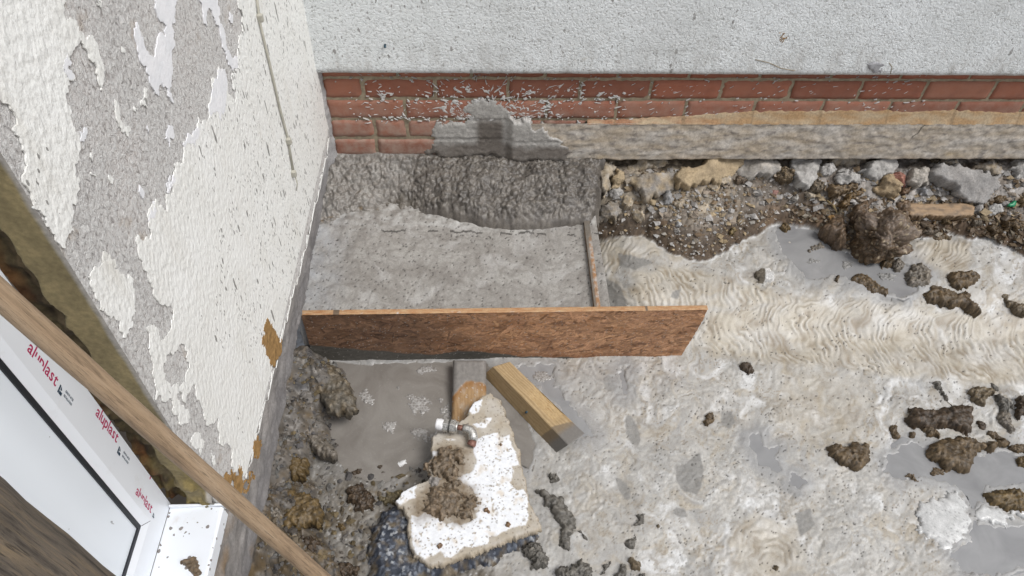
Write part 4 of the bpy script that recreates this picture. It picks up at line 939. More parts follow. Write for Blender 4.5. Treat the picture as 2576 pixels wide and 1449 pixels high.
for p in ((152, 982), (300, 1135), (386, 1297)):
    a = hit(*p, 0, FX); s_ = .0055 if p[0] < 380 else .0035
    V, F = joinpd([([(FX+.0003, a[1]+u*s_, a[2]+v*s_) for u, v in q], [tuple(range(len(q)))]) for q in ([(-1, 1), (1, 1), (1, .4), (-1, .4)][::-1], [(-1, .3), (-.2, .3), (-.2, -1), (-1, -1)][::-1], [(0, .2), (1, .2), (.2, -.6)][::-1])])
    link('print_symbol', pdmesh('print_symbol', V, F), M['ink'], win)
# sill
sill = thing('window_sill', 'white plastic window sill spattered with mud under the filmed window', 'sill', (-.04, -1.7, .055))
xf = 0.0; ye = wy-0.006
V = [(FX, ye, .051), (xf-.004, ye-.004, .060), (xf, ye-.005, .058), (xf+.001, ye-.005, .030), (FX, ye, .030)]
V2 = [(a, -2.5, c) for a, b, c in V]; n = 5
F = [tuple(range(5))[::-1], tuple(range(5, 10))]+[(i, (i+1) % 5, 5+(i+1) % 5, 5+i) for i in range(5)]
me = pdmesh('sill_board', V+V2, F); bevel_mesh(me, .0016, 2); link('sill_board', me, M['sill'], sill)
link('end_cap', boxmesh('end_cap', (FX+.002, ye-.003, .048), (xf+.002, ye+.001, .0625), .0008, 1), M['pvc'], sill)
SILL = Frame((FX, 0, .051), (1, 0, .1), (0, 1, 0))

# ------------------------------------------------------------------ formwork, fresh concrete and the heap behind it
PADZ, BOARDZ, BY = -0.402, -0.372, -0.628
pad_t = thing('concrete_pad', 'freshly poured grey concrete pad inside the board formwork', 'concrete pad', (0.35, -0.4, Z0))
xs = np.arange(-0.085, 0.835, 0.003); ysq = np.arange(-0.614, -0.10, 0.003); A, B = np.meshgrid(xs, ysq, indexing='ij')
qx, qy = to_px(A, B, np.full_like(A, PADZ))
g1, g2 = fbm(qx/120, qy/120, 4, 141), fbm(qx/120+7, qy/120, 4, 142)
hh = 0.004*fbm(A/0.16, B/0.16, 3, 143)+0.0030*fbm(qx/26+g1, qy/22+g2, 4, 144)+0.0011*fbm(qx/8, qy/8, 3, 146)
f1, f2, fid = wor(qx/8.0, qy/8.0, 145); hp = ((f1 < .20+.1*fid) & (fid < .20)).astype(float)
arc = 1-np.abs(np.sin(4.5*(np.hypot(qx-1150, (qy-790)*1.1)/150+0.9*g1))); hh = hh+0.0022*arc**5*(0.4+g2)
hh = hh-0.003*hp+0.012*ss(0.75, 0.83, A)*0.4-0.004*ss(-0.05, -0.02, A*-1-0.0)*0
back = zz_ = ss(590, 555, qy+9*fbm(qx/40, qx*0, 3, 147)); hh = hh+0.006*back+0.004*back*fbm(qx/18, qy/12, 4, 148)
c = np.tile(np.array((0.315, 0.302, 0.28)), A.shape+(1,))
c = L(c, np.array((0.245, 0.23, 0.21)), np.clip(0.40+1.5*fbm(qx/90+2*g1, qy/60, 3, 151), 0, 1)); c = L(c, np.array((0.19, 0.175, 0.16)), np.clip(np.abs(fbm(qx/26+2*g1, qy/20+2*g2, 4, 154))*-3+.62, 0, .55)); c = L(c, np.array((0.41, 0.40, 0.385)), np.clip(fbm(qx/80, qy/50+2*g2, 3, 152)*1.6-.2, 0, .6))
c = L(c, np.array((0.50, 0.495, 0.48)), np.clip(back*(0.15+fbm(qx/26, qy/14, 4, 153)), 0, .6)); c = L(c, np.array((0.43, 0.45, 0.48)), ss(900, 810, qx)*0.35*np.clip(.5+fbm(qx/40, qy/40, 3, 159), 0, 1))
c = L(c, np.array((0.17, 0.155, 0.14)), np.clip(arc**6*(.5+g2), 0, .45)); c = L(c, np.array((0.05, 0.045, 0.04)), hp*.85)
ck = np.abs(qy-(582+0.02*(qx-1050)+9*fbm(qx/50, qx*0+2, 3, 155)+3*fbm(qx/9, qx*0, 2, 156))); c = L(c, np.array((0.06, 0.055, 0.05)), (ck < 2.0)*(fbm(qx/60, qx*0+9, 2, 157) > -0.05)*(qx > 960)*.9)
Zp = PADZ+hh; n, m = A.shape
V = np.stack([A, B, Zp], -1); Fc = gridfaces(n, m)
ring_i = [i*m for i in range(n)]+[(n-1)*m+j for j in range(1, m)]+[i*m+m-1 for i in range(n-2, -1, -1)]+[j for j in range(m-2, 0, -1)]
Vt = V.reshape(-1, 3); low = Vt[ring_i].copy(); low[:, 2] = Z0-.03; nv = len(Vt); R_ = len(ring_i); k = np.arange(R_)
side = np.stack([np.array(ring_i), nv+k, nv+(k+1) % R_, np.array(ring_i)[(k+1) % R_]], 1)
cc = np.concatenate([c.reshape(-1, 3), np.tile((.2, .19, .17), (R_, 1))]); rr = np.concatenate([(0.50+.15*fbm(qx/50, qy/50, 3, 158)).ravel(), np.full(R_, .6)])
link('poured_concrete', fastmesh('poured_concrete', np.concatenate([Vt, low]), np.concatenate([Fc, side]), cc, True, rr), M['pad'], pad_t)

xs = np.arange(-0.075, 0.90, 0.0032); ysq = np.arange(-0.34, 0.022, 0.0032); A, B = np.meshgrid(xs, ysq, indexing='ij')
foot_px = [(825, 575), (870, 556), (930, 546), (1000, 545), (1060, 542), (1110, 548), (1160, 562), (1215, 572), (1290, 580), (1370, 577), (1452, 570)]
fw = np.array([hit(*p, 2, PADZ) for p in foot_px]); yf = np.interp(A, fw[:, 0], fw[:, 1])
yf = yf+0.010*fbm(A/0.04, A*0, 3, 161)+0.30*ss(0.80, 0.90, A+.03*fbm(B/.04, A*0, 3, 172))**1.5
s_ = np.clip((B-yf)/(-0.006-yf), 0, 1.25)
topz = -0.292+0.008*fbm(A/0.1, A*0+4, 3, 162)
s_ = np.clip(s_, 0, 1.25); ex = 1.05-0.60*ss(0.20, 0.32, A+0.02*fbm(B/.05, A*0, 2, 170))+0.25*ss(0.07, 0.16, A)*ss(0.27, 0.19, A); shape = np.clip(s_, 1e-6, 2)**ex
shape = shape+.30*ss(.24, .34, A)*ss(.88, .78, A)*np.sin(np.clip(s_, 0, 1)*math.pi)**.8*(.45+.9*fbm(A/.11, B/.3, 3, 173))
Zh = lerp(PADZ-0.006, topz, np.clip(shape, 0, 1.25)); Zh = np.where(B < yf, PADZ-0.006-(yf-B)*0.8, Zh)
qx, qy = to_px(A, B, Zh)
l1, l2, lid = wor(A/0.020+0.6*fbm(A/.03, B/.03, 2, 160), B/0.013, 163); k1 = fbm(A/0.016+fbm(A/.02, B/.02, 2, 164), B/0.011, 4, 165)
act = ss(0.0, 0.12, s_)*ss(1.06, 0.95, s_)
Zh = Zh+act*(0.003*np.minimum(l2-l1, .45)*(.3+lid)+0.003*np.abs(k1)*2-0.002+0.016*fbm(A/.09, B/.06, 3, 166))
hol = zlike = ss(0.075, 0.03, np.hypot((qx-1005)/900, (qy-517)/520)); Zh = Zh-0.010*hol
wet = ss(960, 1090, qx+40*fbm(A/.06, B/.06, 3, 167))
c = np.tile(np.array((0.20, 0.183, 0.163)), A.shape+(1,)); c = L(c, np.array((0.115, 0.102, 0.089)), wet)
c = L(c, np.array((0.30, 0.285, 0.26)), np.clip(fbm(A/.03, B/.03, 4, 168)*2-.1, 0, .8)*(1-wet)); c = L(c, np.array((0.22, 0.15, 0.07)), (1-wet)*np.clip(fbm(A/.04, B/.03, 4, 169)*3-.9, 0, .7)*ss(0.7, 0.2, s_))
c = L(c, np.array((0.085, 0.07, 0.05)), hol*.6); c = L(c, np.array((0.20, 0.18, 0.155)), np.clip(np.minimum(l2-l1, .5)*1.2*(lid > .5), 0, .5)*wet)
c = c*(0.8+.3*lid)[..., None]
V = np.stack([A, B, Zh], -1).reshape(-1, 3); F = gridfaces(*A.shape)
keep = ((s_ > -0.02) & (B > yf-0.02))
kf = keep.ravel()[F].any(1)
heap = fastmesh('concrete_heap', V, F[kf], c.reshape(-1, 3)); lumpy(heap, .019, .0105, 7, act.ravel())
heap_o = link('concrete_heap', heap, M['heap'])
props(heap_o, 'dark wet concrete heap shovelled under the brick wall at the back of the pad', 'concrete heap')

# strand board: a fine panel whose strands are laid one over the other
def strand_panel(w_, h_, res, n, seed, wet_low=None, dark_left=None, vertical=False):
    a = np.arange(0, w_+res*.5, res); b = np.arange(0, h_+res*.5, res); A, B = np.meshgrid(a, b, indexing='ij')
    r_ = np.random.default_rng(seed); c = np.tile(np.array((0.36, 0.18, 0.085)), A.shape+(1,)); hgt = np.zeros_like(A)
    for i in range(n):
        cx, cy = r_.uniform(0, w_), r_.uniform(0, h_); ln, wd = r_.uniform(.02, .055), r_.uniform(.003, .009); th = r_.normal(0, .55)+(math.pi/2 if vertical else 0)+(r_.random() < .12)*1.2
        i0, i1 = np.searchsorted(a, [cx-ln, cx+ln]); j0, j1 = np.searchsorted(b, [cy-ln, cy+ln]); x, y = A[i0:i1, j0:j1]-cx, B[i0:i1, j0:j1]-cy
        u, v = x*math.cos(th)+y*math.sin(th), -x*math.sin(th)+y*math.cos(th)
        mk = (np.abs(u) < ln*.5*(1-.5*(np.abs(v)/wd))) & (np.abs(v) < wd*.5)
        t = r_.uniform(.70, 1.40); tint = np.array((0.365, 0.20, 0.11))*t*(1.25 if r_.random() < .12 else 1)+np.array((.02, .012, .004))*r_.normal()
        if r_.random() < .08: tint = np.array((0.19, 0.095, 0.048))
        gr = 1+.14*np.sin(v/wd*9+r_.uniform(0, 6))
        c[i0:i1, j0:j1][mk] = (np.clip(tint, .02, .6)*gr[..., None])[mk]; hgt[i0:i1, j0:j1][mk] = r_.uniform(0, .0007)
    return A, B, c, hgt
front = thing('formwork_board', 'long orange brown strand board standing on edge in front of the pad', 'board', (0.5, BY, Z0))
e0, e1 = hit(757, 792, 1, BY), hit(1780, 779, 1, BY); e2, e3 = hit(1722, 905, 1, BY), hit(782, 900, 1, BY)
zt0, zt1 = e0[2], e1[2]; zb2 = -0.64; Wd = e1[0]-e0[0]; Hd = (zt0+zt1)/2-zb2
A, B, c, hg = strand_panel(Wd, Hd, 0.0026, 3600, 3)
u_ = A/Wd; v_ = B/Hd
# the shape of the sheet: its right end is cut on a slant, its left end notched against the wall
xl = lerp(hit(785, 895, 1, BY)[0], e0[0], ss(0.05, 0.75, v_)); xr = lerp(e2[0]-.02, e1[0], ss(-.1, .98, v_)); xr = xr+0.004*fbm(B/.02, B*0, 3, 5)
Xb = lerp(xl, xr, u_); Zb = lerp(np.full_like(A, zb2), lerp(zt0, zt1, u_)+0.0012*fbm(A/.02, A*0, 3, 6), v_)
qx, qy = to_px(Xb, np.full_like(Xb, BY), Zb)
stain = np.clip(ss(1330, 960, qx+150*fbm(Xb/.12, Zb/.05, 4, 7))*1.0, 0, .95); c = L(c, c*np.array((0.36, 0.36, 0.38))+np.array((.012, .010, .009)), stain)
c = L(c, c*np.array((.55, .50, .48)), np.clip(fbm(Xb/.10, Zb/.04, 4, 8)*1.6-.05, 0, .65))
wl_ = np.interp(qx, [770, 860, 1000, 1090, 1150, 1220, 1300, 1420, 1540, 1640, 1725], [866, 874, 886, 890, 884, 884, 894, 898, 902, 905, 906])+4*fbm(Xb/.05, Xb*0+.3, 3, 9)
wetm = ss(-1.5, 2.0, qy-wl_); c = L(c, np.array((0.095, 0.088, 0.076))*(0.9+.3*fbm(Xb/.03, Zb/.006, 3, 10))[..., None], wetm)
c = L(c, np.array((0.17, 0.065, 0.025)), ss(-16, -2, qy-wl_+6*fbm(Xb/.04, Zb/.01, 3, 11))*(1-wetm)*.55*ss(1050, 1300, qx))
c = L(c, np.array((0.40, 0.38, 0.35)), (fbm(Xb/.006, Zb/.004, 2, 12) > .52)*.7)
n, m = A.shape; Vf = np.stack([Xb, BY-hg, Zb], -1).reshape(-1, 3); Ff = gridfaces(n, m)
me = fastmesh('board_face', Vf, Ff, c.reshape(-1, 3)); link('board_face', me, M['osb'], front)
# the sawn edge along the top, its ends and the back
T_ = 0.0175; xa = np.linspace(0, 1, 330); tb_ = np.linspace(0, 1, 8); A, B = np.meshgrid(xa, tb_, indexing='ij')
Xe = lerp(e0[0]-.001, e1[0]+.001, A); Ye = BY-.0012+B*T_; Ze = lerp(zt0, zt1, A)+0.0016+0.0010*fbm(Xe/.012, Ye/.004, 3, 15)-.0012*(np.abs(B-.5) > .42)
c = np.tile(np.array((0.36, 0.185, 0.085)), A.shape+(1,)); c = L(c, np.array((0.46, 0.31, 0.175)), np.clip(.4+1.6*fbm(Xe/.03, Ye/.003, 4, 16), 0, 1)); c = L(c, np.array((0.20, 0.10, 0.05)), np.clip(fbm(Xe/.014, Ye/.003, 4, 17)*2-.7, 0, .9))
c = L(c, np.array((0.50, 0.49, 0.47)), np.clip(fbm(Xe/.02, Ye/.02, 3, 18)*4-1.6, 0, .9)); c = L(c, np.array((0.10, 0.08, 0.06)), ss(-.02, -.05, Xe)*.0+((np.abs(Xe-.035) < .008)|(np.abs(Xe-.93) < .004))*.85)
link('board_edge', fastmesh('board_edge', np.stack([Xe, Ye, Ze], -1).reshape(-1, 3), gridfaces(330, 8), c.reshape(-1, 3)), M['osb'], front)
bk = pdmesh('board_back', [(e0[0], BY+.001, zb2), (e2[0]-.02, BY+.001, zb2), (e1[0]-.0005, BY+.001, zt1), (e0[0], BY+.001, zt0), (e0[0], BY+T_-.001, zb2), (e2[0]-.02, BY+T_-.001, zb2), (e1[0]-.0005, BY+T_-.001, zt1), (e0[0], BY+T_-.001, zt0)],
            [(4, 7, 6, 5), (1, 5, 6, 2), (0, 3, 7, 4)]); setcol(bk, np.tile((.27, .145, .075), (8, 1))); link('board_back', bk, M['osb'], front)
# cross board: only its upper edge and inner face show
cross = thing('formwork_board', 'short strand board running back to the rubble at the right of the pad', 'board', (0.80, -0.42, Z0))
CZ = -0.384
pA, pB = hit(1484, 562, 2, CZ), hit(1511, 776, 2, CZ); pL = hit(1482, 776, 2, CZ)
xA, xB = pA[0], pB[0]; th_ = 0.018; y0c, y1c = BY+T_+.001, pA[1]+.035
ya = np.linspace(0, 1, 140); tb_ = np.linspace(0, 1, 8); A, B = np.meshgrid(ya, tb_, indexing='ij'); Ye = lerp(y0c, y1c, A); Xe = lerp(xB, xA, A)-th_*(1-B); Ze = CZ+.001*fbm(Ye/.012, B*2, 3, 25)
c = np.tile(np.array((0.30, 0.165, 0.08)), A.shape+(1,)); c = L(c, np.array((0.42, 0.40, 0.375)), np.clip(fbm(Ye/.02, B*1.5, 4, 26)*2.2+.15+ss(.35, .7, A)*.2, 0, .9)); c = L(c, np.array((0.13, 0.118, 0.10)), np.clip(ss(0.62, 0.85, A)+ss(.62, .2, B)*.9*(A > .0), 0, .93))
c = L(c, np.array((0.10, 0.075, 0.045)), np.clip(fbm(Ye/.012, B*2, 3, 27)*2-.6, 0, .8))
link('board_edge', fastmesh('board_edge', np.stack([Xe, Ye, Ze], -1).reshape(-1, 3), gridfaces(140, 8)[:, ::-1], c.reshape(-1, 3)), M['osb'], cross)
A, B, c, hg = strand_panel(y1c-y0c, .20, .004, 500, 5); v_ = B/.20
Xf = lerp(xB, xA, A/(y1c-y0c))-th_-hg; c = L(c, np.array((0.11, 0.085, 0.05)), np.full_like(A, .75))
link('board_face', fastmesh('board_face', np.stack([Xf, y0c+A, lerp(np.full_like(A, CZ-.2), np.full_like(A, CZ-.0005), v_)], -1).reshape(-1, 3), gridfaces(*A.shape)[:, ::-1], c.reshape(-1, 3)), M['osb'], cross)
Xf2 = lerp(xB, xA, A/(y1c-y0c)); link('board_back', fastmesh('board_back', np.stack([Xf2, y0c+A, lerp(np.full_like(A, CZ-.2), np.full_like(A, CZ-.0005), v_)], -1).reshape(-1, 3), gridfaces(*A.shape), c.reshape(-1, 3)), M['osb'], cross)

# ------------------------------------------------------------------ timber: plank and offcut
def grained_box(name, corners, nu, nv, colf, mat, parent=None, thick=None, rnd=.004):
    """A timber with a fine upper face; corners = 4 top corners (u along the grain), thick = depth vector."""
    c00, c10, c11, c01 = [np.array(c, float) for c in corners]; u = np.linspace(0, 1, nu); v = np.linspace(0, 1, nv); A, B = np.meshgrid(u, v, indexing='ij')
    def bil(A, B): return (c00*((1-A)*(1-B))[..., None]+c10*(A*(1-B))[..., None]+c11*(A*B)[..., None]+c01*((1-A)*B)[..., None])
    tv = np.array(thick, float); P = bil(A, B); LU = np.linalg.norm(c10-c00); LV = np.linalg.norm(c01-c00)
    e = np.minimum.reduce([A*LU, (1-A)*LU, B*LV, (1-B)*LV]); drop = rnd*(1-np.sqrt(np.clip(1-(1-np.clip(e/rnd, 0, 1))**2, 0, 1)))
    cT, hT = colf(0, A*LU, B*LV, LU, LV); P = P+tv/np.linalg.norm(tv)*(drop-hT)[..., None]
    Vs, Fs, Cs = [P.reshape(-1, 3)], [gridfaces(nu, nv)], [cT.reshape(-1, 3)]; off = P.size//3
    nw = 14; D_ = np.linspace(0, 1, nw); TL = np.linalg.norm(tv)
    for k_, (s0, s1) in enumerate(((c00, c10), (c10, c11), (c11, c01), (c01, c00))):
        nn = nu if k_ in (0, 2) else nv; E, Dp = np.meshgrid(np.linspace(0, 1, nn), D_, indexing='ij')
        Q = s0+(s1-s0)*E[..., None]+tv*(Dp[..., None]*(1-rnd/TL)+rnd/TL)
        if k_ in (0, 2): Q = Q
        cS, _ = colf(k_+1, E*np.linalg.norm(s1-s0), Dp*TL, np.linalg.norm(s1-s0), TL)
        Vs.append(Q.reshape(-1, 3)); Fs.append(gridfaces(nn, nw)[:, ::-1]+off); Cs.append(cS.reshape(-1, 3)); off += Q.size//3
    me = fastmesh(name, np.concatenate(Vs), np.concatenate(Fs), np.concatenate(Cs))
    bm = bmesh.new(); bm.from_mesh(me); bmesh.ops.recalc_face_normals(bm, faces=bm.faces); bm.to_mesh(me); bm.free()
    return link(name, me, mat, parent)
def wood_grain(s, t, seed, base=(0.40, 0.255, 0.115), dark=(0.27, 0.150, 0.058), sc_=1.0):
    g = fbm(s/0.25+seed, t/0.0045*sc_, 4, seed); r_ = np.sin((t+0.010*fbm(s/0.12, t/.03+seed, 3, seed+1))/0.0042*sc_*3.1)
    k = np.clip(.45+.35*r_+.5*g, 0, 1); return L(np.tile(np.array(dark), s.shape+(1,)), np.array(base), k)
pzt = -0.561
q0, q1 = hit(1139, 903, 2, pzt+.018), hit(1223, 903, 2, pzt+.018); l0, l1_ = hit(1133, 1060, 2, pzt-.0), hit(1221, 1060, 2, pzt-.0)
far0, far1 = q0+(l0-q0)*3.6, q1+(l1_-q1)*3.6
far1[0] = hit(1224, 1420, 2, far1[2])[0]; far0[0] = far1[0]-.10
def plank_col(face, s, t, LU, LV):
    c = wood_grain(s, t, 33, (0.36, 0.235, 0.12), (0.27, 0.165, 0.078)); c = L(c, np.array((.40, .34, .27)), np.clip(fbm(s/.05, t/.02, 4, 34)*2, 0, .6)); hgt = .0004*fbm(s/.1, t/.003, 3, 35)
    if face == 0:
        edge_ = 0.088+.035*ss(.05, .0, t)*1.0-.012*np.sin(t/LV*3)+.006*fbm(t/.02, t*0, 3, 36); w_ = ss(.003, -.003, s-edge_)
        ring_ = ss(.035, 0, s-edge_-.012*fbm(t/.012, t*0+3, 3, 38)); c = L(c, np.array((0.22, 0.095, 0.022)), ring_*(1-w_)*.75)
        hgt = hgt+w_*(.003+.001*fbm(s/.012, t/.012, 3, 37)); c = L(c, np.array((.215, .202, .187))*(.9+.25*fbm(s/.012, t/.012, 3, 39))[..., None], w_)
        c = L(c, np.array((.45, .44, .42)), (fbm(s/.006, t/.006, 2, 40) > .5)*.7*(1-w_))
    elif face in (2, 4): c = L(c, np.array((.15, .14, .13)), np.full_like(s, .9))
    return c, hgt
o = grained_box('timber_plank', [q0, far0, far1, q1], 220, 40, plank_col, M['wood'], None, (0, 0, -.028), .016)
props(o, 'flat timber plank with one end dipped in wet concrete, under the broken slab', 'plank')
tz = Z0+.050
tA, tB, tE, tD = [hit(*p, 2, tz) for p in ((1283, 909), (1241, 922), (1430, 1119), (1472, 1090))]
def offcut_col(face, s, t, LU, LV):
    c = wood_grain(s, t, 51+face, (0.42, 0.31, 0.175), (0.29, 0.20, 0.10)); hgt = .0003*fbm(s/.1, t/.003, 3, 52)
    if face == 0:
        tear = ss(.10, .16, s)*ss(.27, .24, s)*ss(.012, .022, t+.006*fbm(s/.03, s*0, 2, 58)); c = L(c, np.array((.46, .325, .165)), tear*.6); c = L(c, np.array((.27, .145, .05)), tear*np.clip(fbm(s/.02, t/.003, 3, 53)*3-.6, 0, .8)); hgt = hgt-tear*(.004+.004*fbm(s/.03, t/.004, 4, 54))
    if face in (0, 1, 3):
        lim = {0: .262, 1: .268, 3: LU-.262}[face]; q = (s-lim if face != 3 else lim-s)-(.02*(t/LV) if face == 0 else -.012*(1-t/LV)*0)+.004*fbm(t/.01, t*0, 3, 55); w_ = ss(-.002, .004, q)
        c = L(c, np.array((0.165, 0.128, 0.088)), w_*.85); c = L(c, np.array((.155, .148, .14)), ss(.012, .034, q+(.02*t/LV-.008 if face == 0 else -.010)*1.0)*w_*.9)
    if face == 2: c = np.tile(np.array((.17, .165, .155)), s.shape+(1,))
    if face == 4: c = L(c, np.array((.36, .23, .10)), np.full_like(s, .4))
    if face == 1: c = c*.92
    return c, hgt
# first long side must be the one facing the window
cut = grained_box('timber_offcut', [tB, tE, tD, tA], 200, 36, offcut_col, M['wood'], None, (-.030, .004, -.050), .0025)
props(cut, 'short square timber offcut lying askew with its lower end wet', 'timber')
sp_ = hit(1324, 1037, 2, tz-.026); link('screw_head', tubemesh('screw_head', [sp_+np.array((.006, .004, 0)), sp_+np.array((-.003, -.002, .0))], [.0034, .0034], 10), M['steel'], None).parent = cut

# ------------------------------------------------------------------ broken slab of painted render on its tarmac
zS = lambda pts: conv(pts, 872.3, 973.0, .3287)
SLABZ = -0.514
SL = Frame((0.45, -1.0, SLABZ), (1, 0, 0.02), (0, 1, .02))
tar = [(250, 905), (300, 880), (370, 850), (440, 800), (620, 700), (900, 640), (1350, 800), (1480, 1090), (1485, 1160), (1300, 1210), (1000, 1330), (800, 1420), (560, 1475), (520, 1560), (300, 1590), (165, 1449), (136, 1300), (150, 1150), (190, 1010)]
TF = Frame((0.4, -1.1, -0.543), (1, 0, 0), (0, 1, 0))
def tar_col(x, y, d, Cc):
    f1, f2, fid = wor(x/.0065, y/.0065, 71); c = np.tile(np.array((.035, .042, .060)), x.shape+(1,)); c = L(c, np.array((.16, .18, .215)), np.clip((fid-.45)*1.6, 0, 1)); c = L(c, np.array((.28, .29, .30)), (fid > .93)*.8)
    qx, qy = to_px(x, y, np.full_like(x, -.543)); c = L(c, np.array((.15, .115, .07)), np.clip(fbm(x/.03, y/.03, 4, 72)*2.2-.5+ss(.035, .0, d)*.35+ss(1290, 1250, qy)*.5, 0, .85)); return c*(.7+.5*fid)[..., None]
def tar_prof(x, y, d, Hh):
    f1, f2, fid = wor(x/.0065, y/.0065, 71); g1_, g2_, gid = wor(x/.03, y/.03, 73); return .045*np.clip(d/.03, 0, 1)**.6+.0035*(f2-f1)*(.5+fid)+.010*fbm(x/.05, y/.05, 3, 74)*np.clip(d/.02, 0, 1)-.035*ss(.0, .03, -(x-.20)*.0)
tarm = blob('tarmac_lump', TF.poly(zS(tar)), TF, .045, .0032, M['tarmac'], 'plain', 41, rag=.2, skirt=.03, base=-.048, prof=tar_prof, colf=tar_col)
props(tarm, 'dark blue grey lump of broken tarmac underneath the white slab', 'tarmac lump')
outl = [(1100, 40), (1125, 70), (1180, 92), (1215, 220), (1250, 290), (1290, 420), (1330, 540), (1350, 620), (1390, 820), (1465, 990), (1480, 1085), (1390, 1115), (1200, 1185), (1000, 1262), (800, 1330), (700, 1350), (600, 1345), (510, 1290), (480, 1150), (460, 1000), (430, 920), (365, 875), (430, 790), (540, 735), (600, 720), (640, 680), (620, 600), (650, 530), (640, 470), (645, 380), (700, 345), (800, 320), (870, 250), (930, 180), (960, 120), (1020, 80)]
white = [[(930, 180), (960, 125), (1040, 95), (1010, 190), (960, 210)], [(960, 285), (1060, 275), (1060, 240), (1110, 235), (1100, 265), (1050, 320), (1000, 310)],
         [(960, 490), (1000, 400), (1100, 360), (1160, 350), (1170, 390), (1240, 370), (1260, 440), (1300, 520), (1320, 600), (1265, 610), (1275, 660), (1250, 730), (1290, 790), (1350, 785), (1392, 850), (1380, 930), (1390, 1000), (1370, 1060), (1290, 1070), (1200, 1110), (1150, 1140), (1090, 1150), (1080, 1200), (960, 1230), (900, 1220), (870, 1250), (800, 1310), (750, 1300), (720, 1260), (600, 1320), (520, 1270), (495, 1130), (490, 980), (540, 1000), (600, 960), (680, 1000), (760, 1050), (830, 1040), (870, 1060), (960, 1030), (1000, 1000), (970, 930), (1000, 860), (960, 780), (840, 700), (960, 650), (1000, 560)],
         [(365, 875), (430, 790), (540, 735), (520, 800), (530, 850), (480, 860), (420, 905)], [(640, 520), (650, 490), (720, 500), (690, 530), (645, 545)], [(750, 400), (800, 395), (830, 405), (770, 412)]]
Wz = [np.array(SL.poly(zS(p))) for p in white]; mudc = SL.poly(zS([(650, 560), (720, 480), (830, 470), (900, 500), (900, 640), (860, 720), (960, 800), (1000, 870), (960, 960), (870, 1040), (700, 960), (560, 1010), (520, 940), (560, 860), (640, 760), (680, 660)]))
def slab_col(x, y, d, Cc):
    c = np.tile(np.array((.36, .315, .25)), x.shape+(1,)); c = L(c, np.array((.44, .41, .365)), np.clip(.3+1.4*fbm(x/.05, y/.05, 4, 81), 0, 1)); c = L(c, np.array((.30, .24, .17)), np.clip(fbm(x/.02, y/.02, 4, 82)*2-.7, 0, .6))
    wm = np.zeros_like(x)
    for p in Wz: wm = np.maximum(wm, ss(-.0012, .0012, sdf(p, x, y, .05)+.004*fbm(x/.012, y/.012, 4, 83)))
    wm = wm*(1-ss(.30, .36, fbm(x/.014, y/.014, 5, 84)))
    c = L(c, np.array((.70, .715, .74)), wm); c = L(c, np.array((.56, .49, .40)), wm*np.clip(fbm(x/.03, y/.03, 4, 86)*2.4-.35, 0, .75)); c = L(c, np.array((.30, .25, .19)), np.clip(fbm(x/.022, y/.022, 5, 91)*3-1.15, 0, .8))
    c = L(c, np.array((.155, .112, .068)), np.clip(ss(-.028, .012, sdf(mudc, x, y, .08)+.016*fbm(x/.02, y/.02, 4, 85)), 0, 1)*np.clip(.75+.6*fbm(x/.012, y/.012, 3, 87), 0, .95))
    f1, f2, fid = wor(x/.012, y/.012, 88); c = L(c, np.array((.16, .12, .08)), ((f1 < .13+.22*fid) & (fid < .20))*.85); f1, f2, fid = wor(x/.0055, y/.0055, 90); c = L(c, np.array((.15, .13, .11)), ((f1 < .3) & (fid < .10))*.8)
    return L(c, np.array((.36, .30, .22)), ss(.004, .0, d)*.7)
def slab_prof(x, y, d, Hh):
    wm = np.zeros_like(x)
    for p in Wz: wm = np.maximum(wm, ss(-.0012, .0012, sdf(p, x, y, .05)+.004*fbm(x/.012, y/.012, 4, 83)))
    return .040*np.clip(d/.003, 0, 1)**.4+.0018*fbm(x/.04, y/.04, 4, 89)*np.clip(d/.01, 0, 1)+.0012*wm
slab = blob('broken_slab', SL.poly(zS(outl)), SL, .040, .0026, M['slabm'], 'slab', 43, rag=.10, skirt=.004, base=-.040, prof=slab_prof, colf=slab_col)
props(slab, 'broken slab of render with flaking white paint, lying on the tarmac lump', 'slab')
mh = [([(655, 560), (700, 500), (760, 470), (830, 480), (890, 520), (900, 600), (860, 690), (800, 720), (740, 700), (690, 680), (650, 620)], .022, 'brown mud clod on the white slab just below the pipe fitting'),
      ([(560, 880), (600, 820), (660, 760), (740, 740), (820, 760), (880, 820), (900, 900), (870, 980), (760, 1000), (640, 980), (560, 960)], .016, 'widest brown mud clod spread over the middle of the white slab'),
      ([(900, 900), (950, 820), (1010, 850), (990, 920), (940, 1030), (880, 1030), (860, 980)], .014, 'small mud clod on the slab at the right of the widest one')]
for i, (p, h, lb) in enumerate(mh):
    o = blob('mud_clod', SL.poly(zS(p)), SL, h, .003, M['mud'], 'mud', 141+i, (.12, .080, .044), (.165, .13, .092), .003, .4)
    props(o, lb, 'mud clod', 'mud clods lying on the white slab')
